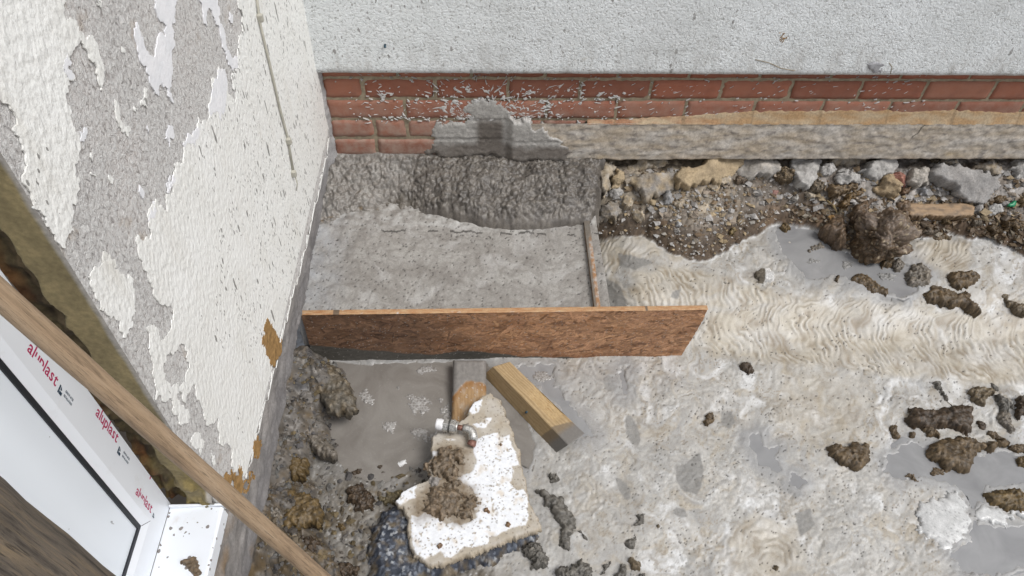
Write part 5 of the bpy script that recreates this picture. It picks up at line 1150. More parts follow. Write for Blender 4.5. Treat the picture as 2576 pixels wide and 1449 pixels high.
for i, (p, lb) in enumerate((([(1035, 940), (1060, 925), (1092, 945), (1085, 975), (1045, 980)], 'mid brown crumb on the white paint right of the slab centre'), ([(1220, 1050), (1240, 1030), (1262, 1060), (1245, 1082), (1222, 1075)], 'reddish crumb on the white paint nearest the right corner of the slab'), ([(680, 1215), (712, 1195), (738, 1215), (718, 1236), (690, 1235)], 'dark crumb on the white paint near the lower edge of the slab'), ([(1165, 445), (1185, 432), (1196, 448), (1178, 460)], 'small crumb on the white paint right of the pipe fitting'), ([(630, 740), (690, 690), (730, 700), (700, 760), (640, 770)], 'grey stone wedged in the mud on the white slab'))):
    o = blob('mud_crumb' if i < 4 else 'pebble', SL.poly(zS(p)), SL, .008 if i < 4 else .018, .002, M['mud'] if i < 4 else M['stone'], 'mud' if i < 4 else 'rock', 161+i, (.17, .10, .05) if i < 4 else (.27, .25, .23), None, .002, .2)
    props(o, lb, 'crumb' if i < 4 else 'stone')
# pipe fitting: tape, two nuts, olive, short pipe and an elbow
zp = SLABZ+.028
fit = thing('pipe_fitting', 'chromed compression pipe fitting with an elbow lying on the white slab', 'pipe fitting', tuple(hit(1160, 1080, 2, SLABZ)))
P_ = lambda x, y, dz=0.0: hit(872.3+.3287*x, 973+.3287*y, 2, zp+dz)
a, b = P_(690, 285), P_(905, 318); ax = (b-a)/np.linalg.norm(b-a)
def seg(name, t0, t1, r, mat, n=16, rings=None):
    p0, p1 = a+(b-a)*t0, a+(b-a)*t1
    if rings: pts = [p0+(p1-p0)*k for k, _ in rings]; rad = [r*q for _, q in rings]
    else: pts, rad = [p0, p1], [r, r]
    me = tubemesh(name, pts, rad, n)
    if n == 6: me.polygons.foreach_set('use_smooth', np.full(len(me.polygons), False)); bevel_mesh(me, .0012, 1)
    return link(name, me, mat, fit)
seg('sealing_tape', -.03, .24, .0158, M['ptfe'], 20, [(0, .8), (.05, 1), (.3, .96), (.5, 1.03), (.8, .97), (1, 1)])
seg('nut', .23, .43, .0188, M['chrome'], 6); seg('olive', .42, .48, .0180, M['olive'], 20); seg('nut', .47, .68, .0190, M['chrome'], 6); seg('collar', .675, .74, .0165, M['chrome'], 20)
seg('pipe_stub', .73, .96, .0075, M['copper'], 14)
el = [P_(890, 318), P_(920, 322), P_(945, 332, -.001), P_(962, 352, -.003), P_(968, 380, -.006), P_(966, 410, -.010)]
link('elbow', tubemesh('elbow', el, [.0118, .0125, .0125, .0125, .0125, .0118], 18), M['chrome'], fit)
link('pipe_end', tubemesh('pipe_end', [P_(966, 408, -.010), P_(955, 440, -.016), P_(950, 452, -.018)], [.0105, .0125, .0115], 14), M['copper'], fit)

# ------------------------------------------------------------------ handles in the foreground
pa, pb = dep(0, 742, .655), dep(670, 1333, 1.00)
dirp = pb-pa; st, en = pa-dirp*.55, pa+dirp*2.75
pole = [st+(en-st)*k for k in np.linspace(0, 1, 40)]
def pole_obj(name, pts, r, mat, label, cat, jit):
    st = pts[0]; d = pts[-1]-pts[0]; ln = np.linalg.norm(d); q = Vector(d).to_track_quat('Z', 'X')
    n = len(pts); rr = [r*(1+jit*math.sin(k*1.7)+jit*random.uniform(-.5, .5)) for k in range(n)]
    V, F = [], []; N = 28
    for k in range(n):
        for i in range(N):
            th = 2*math.pi*i/N; V.append((rr[k]*math.cos(th), rr[k]*math.sin(th), ln*k/(n-1)))
        if k: F += [((k-1)*N+i, (k-1)*N+(i+1) % N, k*N+(i+1) % N, k*N+i) for i in range(N)]
    F += [tuple(range(N))[::-1], tuple((n-1)*N+i for i in range(N))]
    me = pdmesh(name, V, F, True); me.materials.append(mat); o = bpy.data.objects.new(name, me); col.objects.link(o); o.location = st; o.rotation_euler = q.to_euler()
    return props(o, label, cat)
pole_obj('tool_handle', pole, .0122, M['handle'], 'smooth brown wooden tool handle slanting across in front of the window', 'handle', .012)
ca, cb = dep(-20, 1376, .50), dep(290, 1600, .62)
d2 = cb-ca; pole_obj('wooden_post', [ca+d2*k for k in np.linspace(-1.0, 6.0, 46)], .0335, M['post'], 'thick weathered wooden post with dark stains in the near bottom left corner', 'post', .02)

# ------------------------------------------------------------------ stones and clods, each one where it lies
za = lambda pts: conv(pts, 1408.7, 335.4, .1851)
z8 = lambda pts: conv(pts, 1811, 375.6, .2969)
z2 = lambda pts: conv(pts, 2025.8, 550, .2222)
z1 = lambda pts: conv(pts, 1475.8, 550, .2222)
z3 = lambda pts: conv(pts, 1663.8, 134.2, .4166)
z5 = lambda pts: conv(pts, 2146.6, 872, .213)
z4 = lambda pts: conv(pts, 1744, 872, .213)
z6 = lambda pts: conv(pts, 1475.8, 737.9, .4907)
zf = lambda pts: conv(pts, 1274.5, 1140.4, .2135)
zm = lambda pts: conv(pts, 603.7, 737.9, .4907)
TAN, PALE, GREY, WHT = (.40, .315, .205), (.43, .395, .345), (.30, .285, .27), (.50, .485, .46)
BRN, DBR, OCH, SLG, GMUD = (.130, .090, .048), (.078, .053, .028), (.125, .085, .036), (.20, .19, .175), (.145, .128, .108)
def lump(name, px, h, style, c1, c2, label, cat, group=None, slope=False, res=None, skirt=.02, rag=.16, lift=0.0, colf=None, mat=None, edge=.6, amp=.25, zabs=None):
    global lump_seed
    lump_seed += 1
    cx, cy = np.mean([p[0] for p in px]), np.mean([p[1] for p in px])
    p = on_ground(cx, cy); p = np.array((p[0], p[1], gz(p[0], p[1])+lift))
    if zabs is not None: p = np.array(hit(cx, cy, 2, zabs))
    fr = Frame(p, (1, 0, 0), (0, .19, .13)) if slope else Frame(p, (1, 0, 0), (0, 1, 0))
    out = fr.poly(px)
    if cat == 'stone' and slope: oc = np.mean(out, 0); out = [tuple(oc+(np.array(q)-oc)*1.12) for q in out]
    if not slope: out = [(a, b-h*.25) for a, b in out]
    ext = np.ptp(np.array(out), axis=0).max()
    if slope and cat == 'stone': KEEP.append(np.array([on_ground(*q)[:2] for q in px]))
    o = blob(name, out, fr, h*(1.25 if style == 'rock' else 1.0), res or min(max(ext/34, .0020), .0042), mat or (M['stone'] if style == 'rock' else M['mud']), style, lump_seed, c1, c2, skirt, rag, edge, amp, colf=colf)
    return props(o, label, cat, group)
lump_seed = 400; KEEP = []
def clear(x, y):
    for P in KEEP:
        if abs(x-P[:, 0].mean()) < .12 and abs(y-P[:, 1].mean()) < .12 and sdf(P, np.array([x]), np.array([y]), .05)[0] > .004: return False
    return True
SG, RG = 'stones loose under the footing', None
stones = [
 (za([(880, 512), (960, 420), (1060, 380), (1260, 340), (1385, 330), (1422, 420), (1330, 462), (1130, 512), (950, 526)]), .034, TAN, PALE, 'flat tan stone wedged just under the left end of the footing'),
 (za([(900, 640), (960, 605), (1100, 590), (1300, 560), (1500, 548), (1597, 580), (1580, 670), (1500, 765), (1380, 805), (1250, 858), (1150, 905), (1110, 800), (1040, 710), (930, 700)]), .046, TAN, GREY, 'biggest tan boulder in the rubble, right behind the short cross board'),
 (za([(495, 480), (560, 420), (680, 378), (750, 460), (720, 580), (665, 600), (645, 760), (600, 850), (545, 690), (515, 560)]), .036, PALE, TAN, 'upright tan stone beside the dark gap at the end of the footing'),
 (za([(760, 490), (862, 570), (840, 670), (770, 735), (690, 742), (695, 650), (735, 570)]), .030, TAN, TAN, 'small wedge of tan stone between the upright stone and the biggest boulder'),
 (z3([(105, 790), (130, 700), (230, 690), (300, 640), (470, 625), (462, 690), (410, 742), (280, 778), (150, 802)]), .040, (.40, .31, .195), TAN, 'long yellowish stone lying just under the footing, right of the biggest boulder'),
 (z3([(300, 790), (350, 745), (420, 745), (415, 775), (350, 800), (310, 815)]), .016, PALE, TAN, 'thin tan flake of stone below the long yellowish stone'),
 (z8([(125, 180), (190, 100), (300, 88), (420, 84), (480, 110), (494, 172), (430, 222), (300, 228), (180, 225)]), .036, GREY, PALE, 'rounded grey stone under the footing next to the long yellowish stone'),
 (z8([(640, 90), (700, 65), (790, 70), (852, 100), (800, 200), (780, 270), (722, 332), (660, 300), (620, 180)]), .040, WHT, GREY, 'tall whitish grey stone standing under the middle of the footing'),
 (z8([(845, 165), (880, 140), (950, 128), (982, 178), (900, 218), (860, 200)]), .024, GREY, WHT, 'small grey stone at the right of the tall whitish stone'),
 (z8([(998, 232), (1040, 210), (1172, 210), (1182, 292), (1060, 292), (1000, 268)]), .026, WHT, GREY, 'pale squared stone with a smaller stone perched behind it'),
 (z8([(1005, 190), (1040, 165), (1095, 175), (1095, 212), (1040, 222)]), .020, GREY, WHT, 'little grey stone perched behind the pale squared stone'),
 (z8([(1195, 200), (1240, 150), (1330, 100), (1460, 78), (1492, 150), (1400, 212), (1290, 245)]), .038, GREY, WHT, 'broad grey stone under the footing above the tan block'),
 (z8([(925, 100), (1000, 60), (1180, 62), (1225, 75), (1170, 140), (1080, 150), (980, 140)]), .030, GREY, TAN, 'shadowed grey stone tucked up under the footing, left of the broad grey one'),
 (z8([(1318, 345), (1380, 240), (1440, 188), (1472, 260), (1522, 330), (1440, 402), (1390, 395)]), .045, (.37, .27, .16), TAN, 'tan squared block standing in the rubble beside the red brick fragment'),
 (z8([(1598, 230), (1640, 168), (1760, 168), (1772, 290), (1650, 325), (1600, 292)]), .044, (.42, .39, .355), PALE, 'pale squared block of stone at the right of the red brick fragment'),
 (z8([(1770, 210), (1850, 150), (2100, 178), (2345, 220), (2352, 310), (2240, 432), (2120, 425), (1990, 330), (1870, 300), (1780, 280)]), .040, (.30, .29, .28), GREY, 'large crumbling lump of grey old concrete in the rubble at the right'),
 (z8([(1895, 95), (1990, 73), (2002, 152), (1930, 168)]), .026, WHT, TAN, 'small whitish stone on top of the crumbling grey concrete'),
 (z8([(2462, 175), (2520, 98), (2600, 110), (2600, 235), (2500, 245)]), .032, GREY, WHT, 'grey stone cut by the right border, just under the footing'),
 (z8([(2180, 110), (2290, 80), (2390, 120), (2380, 180), (2270, 190), (2190, 165)]), .028, TAN, GREY, 'brownish grey stone left of the stone at the right border'),
 (z8([(2273, 502), (2330, 480), (2412, 500), (2392, 552), (2310, 564)]), .026, (.50, .49, .47), WHT, 'clean white stone right of the half buried plank'),
 (z8([(2150, 480), (2190, 460), (2225, 490), (2215, 525), (2160, 525)]), .018, GREY, GREY, 'grey stone at the right end of the half buried plank'),
 (z8([(1680, 340), (1720, 315), (1755, 335), (1750, 380), (1700, 385)]), .020, (.33, .34, .36), GREY, 'bluish grey stone below the pale squared block'),
 (z8([(738, 370), (770, 362), (812, 385), (795, 412), (750, 418)]), .016, PALE, TAN, 'triangular pale stone in the gravel below the tall whitish stone'),
 (z8([(620, 400), (650, 380), (668, 415), (645, 440), (622, 435)]), .014, WHT, PALE, 'small pale stone in the gravel left of the triangular one'),
 (z8([(2375, 450), (2410, 430), (2445, 455), (2420, 485), (2385, 480)]), .016, GREY, GREY, 'dull grey stone beside the scrap of green plastic'),
 (z8([(925, 572), (955, 560), (988, 572), (985, 592), (940, 595)]), .012, (.42, .26, .10), (.36, .2, .08), 'orange pebble at the left foot of the big mud clod'),
 (za([(1560, 960), (1600, 925), (1665, 915), (1660, 985), (1630, 1025), (1590, 1000)]), .018, PALE, TAN, 'heart shaped pale pebble in the dark gravel'),
 (za([(1410, 880), (1440, 790), (1510, 800), (1560, 880), (1530, 950), (1480, 962), (1420, 920)]), .024, (.34, .345, .35), GREY, 'rough light grey stone below the right end of the biggest boulder'),
 (za([(1145, 935), (1215, 872), (1260, 900), (1310, 910), (1300, 940), (1220, 958)]), .016, (.40, .32, .20), TAN, 'pair of small sandy chips below the biggest boulder'),
 (za([(850, 960), (900, 850), (960, 880), (985, 960), (960, 1020), (900, 1030)]), .026, (.40, .355, .29), TAN, 'mottled tan stone leaning below the biggest boulder'),
 (za([(985, 1090), (1040, 1040), (1110, 1070), (1138, 1170), (1080, 1200), (1000, 1150)]), .026, PALE, TAN, 'whitish stone at the edge of the slurry behind the cross board'),
 (za([(500, 1140), (560, 990), (660, 900), (760, 920), (830, 1050), (780, 1120), (640, 1180)]), .040, (.25, .20, .135), GREY, 'dirty brown stone behind the end of the short cross board'),
 (za([(680, 800), (740, 745), (840, 770), (850, 830), (760, 880), (690, 850)]), .020, WHT, GREY, 'whitish grey stone just left of the biggest boulder foot'),
 (za([(1560, 1325), (1600, 1310), (1640, 1330), (1620, 1360), (1575, 1355)]), .012, WHT, GREY, 'pale pebble lowest in the dark gravel'),
 (za([(1590, 1230), (1615, 1198), (1640, 1215), (1635, 1270), (1600, 1265)]), .013, (.40, .41, .43), WHT, 'bluish white pebble in the middle of the dark gravel'),
 (za([(1840, 850), (1880, 832), (1915, 850), (1900, 880), (1855, 882)]), .014, (.38, .39, .41), WHT, 'bluish white pebble near the long yellowish stone'),
 (za([(1700, 975), (1725, 960), (1755, 985), (1740, 1008), (1708, 1005)]), .012, WHT, WHT, 'white chip right of the heart shaped pebble'),
 (za([(1760, 1090), (1785, 1060), (1820, 1072), (1815, 1115), (1780, 1125)]), .014, TAN, PALE, 'sandy pebble below the white chip in the dark gravel'),
]
for i, (px, h, c1, c2, lb) in enumerate(stones): lump('stone', px, h, 'rock', c1, c2, lb, 'stone', 'stones in the rubble under the footing', True, skirt=.035, rag=.2, lift=.018 if i < 19 else .007)
lump('brick_fragment', z8([(1438, 212), (1500, 192), (1552, 250), (1582, 312), (1552, 337), (1490, 292)]), .034, 'rock', (.29, .12, .085), (.36, .19, .15), 'small red brick fragment leaning on the tan squared block', 'brick fragment', None, True, skirt=.03)
lump('brick_fragment', z8([(420, 360), (450, 340), (498, 350), (480, 388), (430, 390)]), .014, 'rock', (.33, .19, .16), None, 'tiny pinkish brick chip in the gravel below the brown clod', 'brick fragment', None, True, skirt=.02)
bank_clods = [
 (z8([(455, 212), (500, 163), (582, 158), (612, 240), (592, 292), (520, 294)]), .036, (.17, .125, .075), 'brown earth clod under the footing, left of the tall whitish stone'),
 (z8([(890, 340), (930, 285), (1040, 300), (1160, 288), (1172, 340), (1060, 380), (990, 412), (930, 400)]), .034, (.18, .125, .07), 'wide brown earth clod under the pale squared stone'),
 (z8([(1000, 480), (1050, 400), (1150, 350), (1205, 320), (1200, 380), (1100, 430), (1040, 500)]), .026, (.15, .095, .04), 'ochre mud ridge running down to the big mud clod'),
 (z8([(740, 330), (770, 280), (830, 250), (870, 280), (860, 350), (790, 370)]), .028, (.16, .125, .085), 'grey brown earth clod right of the tall whitish stone foot'),
 (z8([(110, 255), (150, 225), (230, 225), (240, 265), (180, 290), (125, 290)]), .020, (.18, .135, .095), 'brown earth clod under the rounded grey stone'),
 (z8([(1510, 345), (1560, 330), (1615, 320), (1600, 380), (1540, 395)]), .022, (.17, .105, .06), 'reddish brown clod between the brick fragment and the pale block'),
 (z8([(1740, 60), (1790, 80), (1840, 95), (1830, 150), (1770, 145)]), .022, (.13, .10, .06), 'dark earth clod behind the crumbling grey concrete'),
 (z8([(1955, 210), (1990, 180), (2035, 190), (2025, 235), (1975, 245)]), .018, (.20, .13, .045), 'ochre crumb on top of the crumbling grey concrete'),
 (z8([(2310, 420), (2350, 390), (2420, 400), (2430, 440), (2360, 460)]), .020, (.15, .10, .05), 'brown clod above the clean white stone'),
 (z8([(2520, 440), (2560, 410), (2600, 415), (2600, 500), (2540, 490)]), .024, (.14, .095, .045), 'brown clod at the right border near the green plastic'),
 (z8([(1860, 590), (1900, 570), (1952, 580), (1940, 640), (1880, 640)]), .022, (.12, .078, .034), 'brown mud clod right under the half buried plank'),
 (z8([(2120, 610), (2170, 590), (2210, 610), (2200, 650), (2140, 655)]), .020, (.14, .115, .085), 'grey brown pebbly clod below the right end of the plank'),
 (z8([(2400, 620), (2480, 590), (2576, 610), (2600, 690), (2500, 700), (2420, 680)]), .026, (.115, .075, .036), 'brown mud clod on the mud bank near the right border'),
 (z8([(1700, 700), (1760, 660), (1840, 670), (1850, 710), (1780, 730)]), .018, (.13, .10, .07), 'muddy clod at the edge of the slurry right of the big clod'),
 (z8([(2250, 660), (2330, 640), (2390, 660), (2380, 720), (2300, 730)]), .022, (.11, .072, .034), 'brown clod hanging over the slurry edge towards the right'),
 (z8([(60, 690), (110, 660), (140, 690), (120, 730), (75, 730)]), .018, (.22, .16, .07), 'yellowish stone like clod low in the brown soil'),
]
for px, h, c1, lb in bank_clods: lump('mud_clod', px, h, 'mud', c1, tuple(.7*q for q in c1), lb, 'mud clod', 'mud clods in the rubble bank', True, skirt=.03)
def boulder_clod(cpx, rx, ry, rz, lift, label, seed):
    bm = bmesh.new(); bmesh.ops.create_icosphere(bm, subdivisions=6, radius=1.0); co = np.array([v.co[:] for v in bm.verts]); me = bpy.data.meshes.new('mud_clod'); bm.to_mesh(me); bm.free()
    d = co/np.linalg.norm(co, axis=1)[:, None]; p = 3.2
    r0 = 1/(np.abs(d)**p).sum(1)**(1/p)
    q = d*2.2; f1, f2, cid = wr3(q[:, 0]+seed, q[:, 1], q[:, 2], seed); g1, g2, gid = wr3(q[:, 0]*2.6, q[:, 1]*2.6+seed, q[:, 2]*2.6, seed+9); k1_, k2_, kid = wr3(q[:, 0]*6, q[:, 1]*6+seed, q[:, 2]*6, seed+12)
    r = r0*(.76+.50*fb3(q[:, 0]*.55+seed, q[:, 1]*.55, q[:, 2]*.55, 2, seed)+.16*(cid-.5)+.16*np.minimum(f2-f1, .4)+.05*(gid-.5)+.13*np.minimum(g2-g1, .35)+.012*(kid-.5)+.05*np.minimum(k2_-k1_, .35)+.015*fb3(q[:, 0]*12, q[:, 1]*12, q[:, 2]*12, 2, seed))
    V = d*r[:, None]*np.array((rx, ry, rz)); me.vertices.foreach_set('co', np.ascontiguousarray(V, np.float32).ravel())
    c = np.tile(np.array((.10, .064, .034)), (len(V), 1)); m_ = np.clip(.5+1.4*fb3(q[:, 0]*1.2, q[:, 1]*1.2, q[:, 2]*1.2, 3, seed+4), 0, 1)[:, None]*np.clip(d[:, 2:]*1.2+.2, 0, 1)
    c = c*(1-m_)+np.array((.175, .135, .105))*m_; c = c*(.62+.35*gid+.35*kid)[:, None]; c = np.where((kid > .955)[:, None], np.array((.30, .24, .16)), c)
    setcol(me, np.clip(c, .01, .9)); me.polygons.foreach_set('use_smooth', np.full(len(me.polygons), True)); me.update()
    o = bpy.data.objects.new('mud_clod', me); col.objects.link(o); me.materials.append(M['mud']); g = on_ground(*cpx); o.location = (g[0], g[1], gz(g[0], g[1])+lift); o.rotation_euler = (.1, -.05, .12)
    return props(o, label, 'mud clod', 'mud clods in the rubble bank')
boulder_clod((2206, 622), .112, .098, .100, .045, 'very big wet brown mud clod standing at the edge of the rubble', 3)
bank_more = [(z2([(170, 60), (260, -30), (400, -70), (470, 60), (450, 250), (390, 270), (300, 200), (200, 150)]), .040, 'dark mud flank falling to the upper puddle at the left of the very big clod'), (z8([(1470, 430), (1560, 415), (1625, 500), (1600, 610), (1520, 570)]), .030, 'mud clod pressed against the right shoulder of the very big clod'), (z8([(1110, 560), (1160, 470), (1250, 430), (1330, 440), (1240, 520), (1170, 590)]), .034, 'mud clod on the left shoulder of the very big clod')]
for px, h, lb in bank_more: lump('mud_clod', px, h, 'mud', (.095, .06, .03), (.15, .105, .072), lb, 'mud clod', 'mud clods in the rubble bank', False, skirt=.04)
floor_clods = [
 (z5([(590, 850), (640, 730), (860, 735), (1030, 705), (1390, 730), (1380, 900), (1340, 1035), (1240, 970), (1000, 945), (800, 962), (690, 930)]), .034, 'long dark brown mud clod with a square right end'),
 (z5([(800, 962), (850, 928), (980, 1000), (1002, 1082), (900, 1060)]), .018, 'narrow mud sliver below the long square ended clod'),
 (z5([(860, 1200), (900, 1122), (1000, 1080), (1080, 1060), (1250, 1040), (1380, 1062), (1500, 1112), (1700, 1080), (1825, 1132), (1640, 1202), (1480, 1190), (1400, 1205), (1392, 1280), (1380, 1380), (1280, 1452), (1100, 1442), (1000, 1340), (900, 1302)]), .036, 'large brown mud clod with a tail to the right, below the long square ended one'),
 (z6([(1225, 790), (1258, 763), (1340, 775), (1425, 758), (1452, 850), (1392, 902), (1290, 862), (1240, 822)]), .028, 'brown mud clod sunk alone in the slurry left of the two largest'),
 (z6([(2020, 1025), (2090, 1003), (2190, 988), (2260, 1050), (2262, 1122), (2150, 1108), (2060, 1072)]), .026, 'ochre mud clod at the right border half ringed by white foam'),
 (z5([(413, 960), (450, 918), (490, 908), (552, 1062), (515, 1082), (470, 1080)]), .014, 'small mud crumb left of the long square ended clod'),
 (z5([(1900, 602), (1960, 570), (2040, 640), (2040, 800), (1930, 850)]), .024, 'dark wet clod on the right border above the pale runnel'),
 (z5([(1450, 872), (1500, 880), (1552, 980), (1512, 1012)]), .012, 'thin dark mud sliver right of the square ended clod'),
 (z5([(1795, 1190), (1900, 1150), (2040, 1170), (2040, 1232), (1850, 1222)]), .016, 'flat brown clod at the right border beside the tail of the large clod'),
 (z5([(1890, 1322), (1960, 1282), (2040, 1280), (2040, 1420), (1920, 1405)]), .020, 'brown clod cut by the right border, above the ochre one'),
 (z5([(1690, 830), (1740, 760), (1830, 790), (1840, 870), (1905, 980), (1860, 1010), (1770, 930)]), .016, 'brown mud trail leading down from the grey lumps near the right border'),
 (z5([(1560, 1010), (1620, 1000), (1720, 1060), (1760, 1085), (1640, 1090)]), .014, 'mud ridge above the tail of the large clod'),
 (z5([(650, 1050), (690, 1010), (730, 1030), (720, 1075), (670, 1085)]), .010, 'tiny brown crumb between the two largest clods'),
 (z6([(1745, 925), (1780, 888), (1822, 900), (1830, 930), (1785, 935)]), .012, 'small brown crumb below the large clod with the tail'),
 (z6([(1620, 940), (1650, 922), (1705, 965), (1690, 970), (1655, 950)]), .012, 'curved brown crumb at the rim of the pale water'),
 (z2([(833, 520), (868, 452), (952, 430), (987, 500), (940, 552), (860, 562)]), .022, 'brown clod touching the foot of the very big clod, left of its twin'),
 (z2([(983, 480), (1040, 440), (1097, 512), (1062, 592), (990, 582)]), .022, 'grey brown clod at the foot of the very big clod, right of its twin'),
 (z2([(1108, 600), (1160, 550), (1230, 512), (1330, 540), (1402, 600), (1402, 692), (1352, 792), (1250, 772), (1150, 762), (1112, 690)]), .032, 'four lobed brown clod in the grey puddle right of the very big clod'),
 (z2([(1598, 670), (1650, 608), (1800, 603), (1962, 650), (1920, 702), (1800, 762), (1700, 792), (1620, 742)]), .028, 'almond shaped brown clod on the white slurry near the right border'),
 (z2([(1338, 830), (1460, 768), (1600, 800), (1750, 860), (1850, 900), (1985, 1045), (1850, 1012), (1700, 972), (1500, 932), (1360, 902)]), .024, 'long brown mud ridge tapering to the right below the almond shaped clod'),
 (z2([(1728, 860), (1780, 823), (1852, 880), (1842, 932), (1770, 922)]), .022, 'small clod on the tapering mud ridge'),
 (z2([(478, 690), (520, 650), (640, 638), (740, 700), (900, 800), (905, 882), (780, 842), (640, 772), (560, 732)]), .022, 'brown clod ridge along the near rim of the upper puddle'),
 (z2([(320, 690), (345, 648), (380, 650), (375, 700), (345, 715)]), .012, 'small crumb left of the clod ridge at the puddle rim'),
 (z2([(0, 360), (60, 310), (150, 268), (212, 330), (120, 372), (60, 412)]), .014, 'little brown clod standing in the upper grey puddle'),
 (z1([(2180, 92), (2210, 48), (2270, 58), (2302, 110), (2250, 150)]), .016, 'ochre capped crumb at the far tip of the upper puddle'),
 (z2([(1380, 182), (1500, 165), (1642, 200), (1560, 240), (1440, 232)]), .014, 'flat brown lump bordering the slurry right of the very big clod'),
 (z4([(540, 222), (600, 180), (660, 200), (712, 282), (650, 322), (590, 272)]), .016, 'dark brown crumb in the slurry just right of the front board'),
 (z4([(118, 870), (170, 778), (232, 800), (242, 870), (180, 912), (130, 922)]), .016, 'brown crumb in a ring of foam left of the narrow puddle'),
 (zm([(340, 740), (400, 718), (450, 758), (497, 810), (490, 842), (430, 832), (370, 792)]), .030, 'tongue of grey brown mud sticking out from the left wall over the murky water'),
 (zm([(375, 370), (430, 350), (490, 372), (545, 440), (592, 550), (572, 612), (500, 614), (440, 560), (390, 480)]), .026, 'knobbly brown mud mass below the left end of the front board'),
 (zm([(190, 1040), (260, 1000), (340, 1020), (400, 1050), (432, 1110), (422, 1180), (330, 1192), (220, 1190)]), .024, 'ochre mud clod beside the left wall above the tool handle'),
 (zm([(540, 1000), (620, 960), (690, 1030), (682, 1100), (590, 1112), (550, 1062)]), .020, 'very dark crumbly clod left of the white slab'),
 (zm([(700, 1042), (820, 1000), (832, 1040), (735, 1082)]), .014, 'flat olive clod against the left edge of the white slab'),
 (zm([(488, 1192), (530, 1173), (545, 1200), (512, 1217)]), .010, 'small bright ochre crumb in the silt left of the tarmac'),
 (zm([(563, 912), (600, 900), (632, 903), (622, 927), (580, 937)]), .008, 'small dark crumb in the murky water left of the slab'),
 (zm([(700, 885), (720, 875), (735, 890), (715, 902)]), .006, 'tiny dark crumb in the murky water nearest the slab'),
 (zm([(230, 880), (280, 830), (350, 850), (340, 930), (270, 950)]), .020, 'ochre grey mud lump against the left wall below the mud tongue'),
 (zm([(300, 1250), (370, 1230), (420, 1280), (380, 1330), (310, 1310)]), .022, 'dark brown lump of mud at the bottom between handle and tarmac'),
 (zm([(150, 1120), (190, 1090), (215, 1130), (200, 1200), (160, 1190)]), .018, 'crumbling grey lump in the gap beside the left wall'),
 (zm([(480, 1400), (560, 1370), (620, 1400), (600, 1449), (500, 1455)]), .020, 'dark earth clod at the bottom left of the tarmac lump'),
]
for i, (px, h, lb) in enumerate(floor_clods):
    c1, c2 = BRN, DBR
    if 'knobbly' in lb: c1, c2 = (.105, .078, .045), (.15, .135, .11)
    elif 'ochre' in lb: c1, c2 = OCH, (.10, .065, .025)
    elif 'grey' in lb: c1, c2 = (.14, .115, .085), (.19, .17, .145)
    elif 'knobbly' in lb: c1, c2 = (.135, .100, .055), (.17, .155, .13)
    elif 'dark' in lb: c1, c2 = (.07, .046, .026), (.045, .03, .018)
    elif 'olive' in lb: c1, c2 = (.15, .12, .06), (.10, .08, .045)
    lump('mud_clod', px, h, 'plain' if 'tongue' in lb else 'mud', c1, c2, lb, 'mud clod', 'mud clods on the trench floor', False, skirt=.03, amp=.12 if 'knobbly' in lb or 'tongue' in lb else .25)
    if 'tongue' in lb: lumpy(bpy.data.objects[[o.name for o in bpy.data.objects if o.get('label') == lb][0]].data, .03, .007, 3+i)
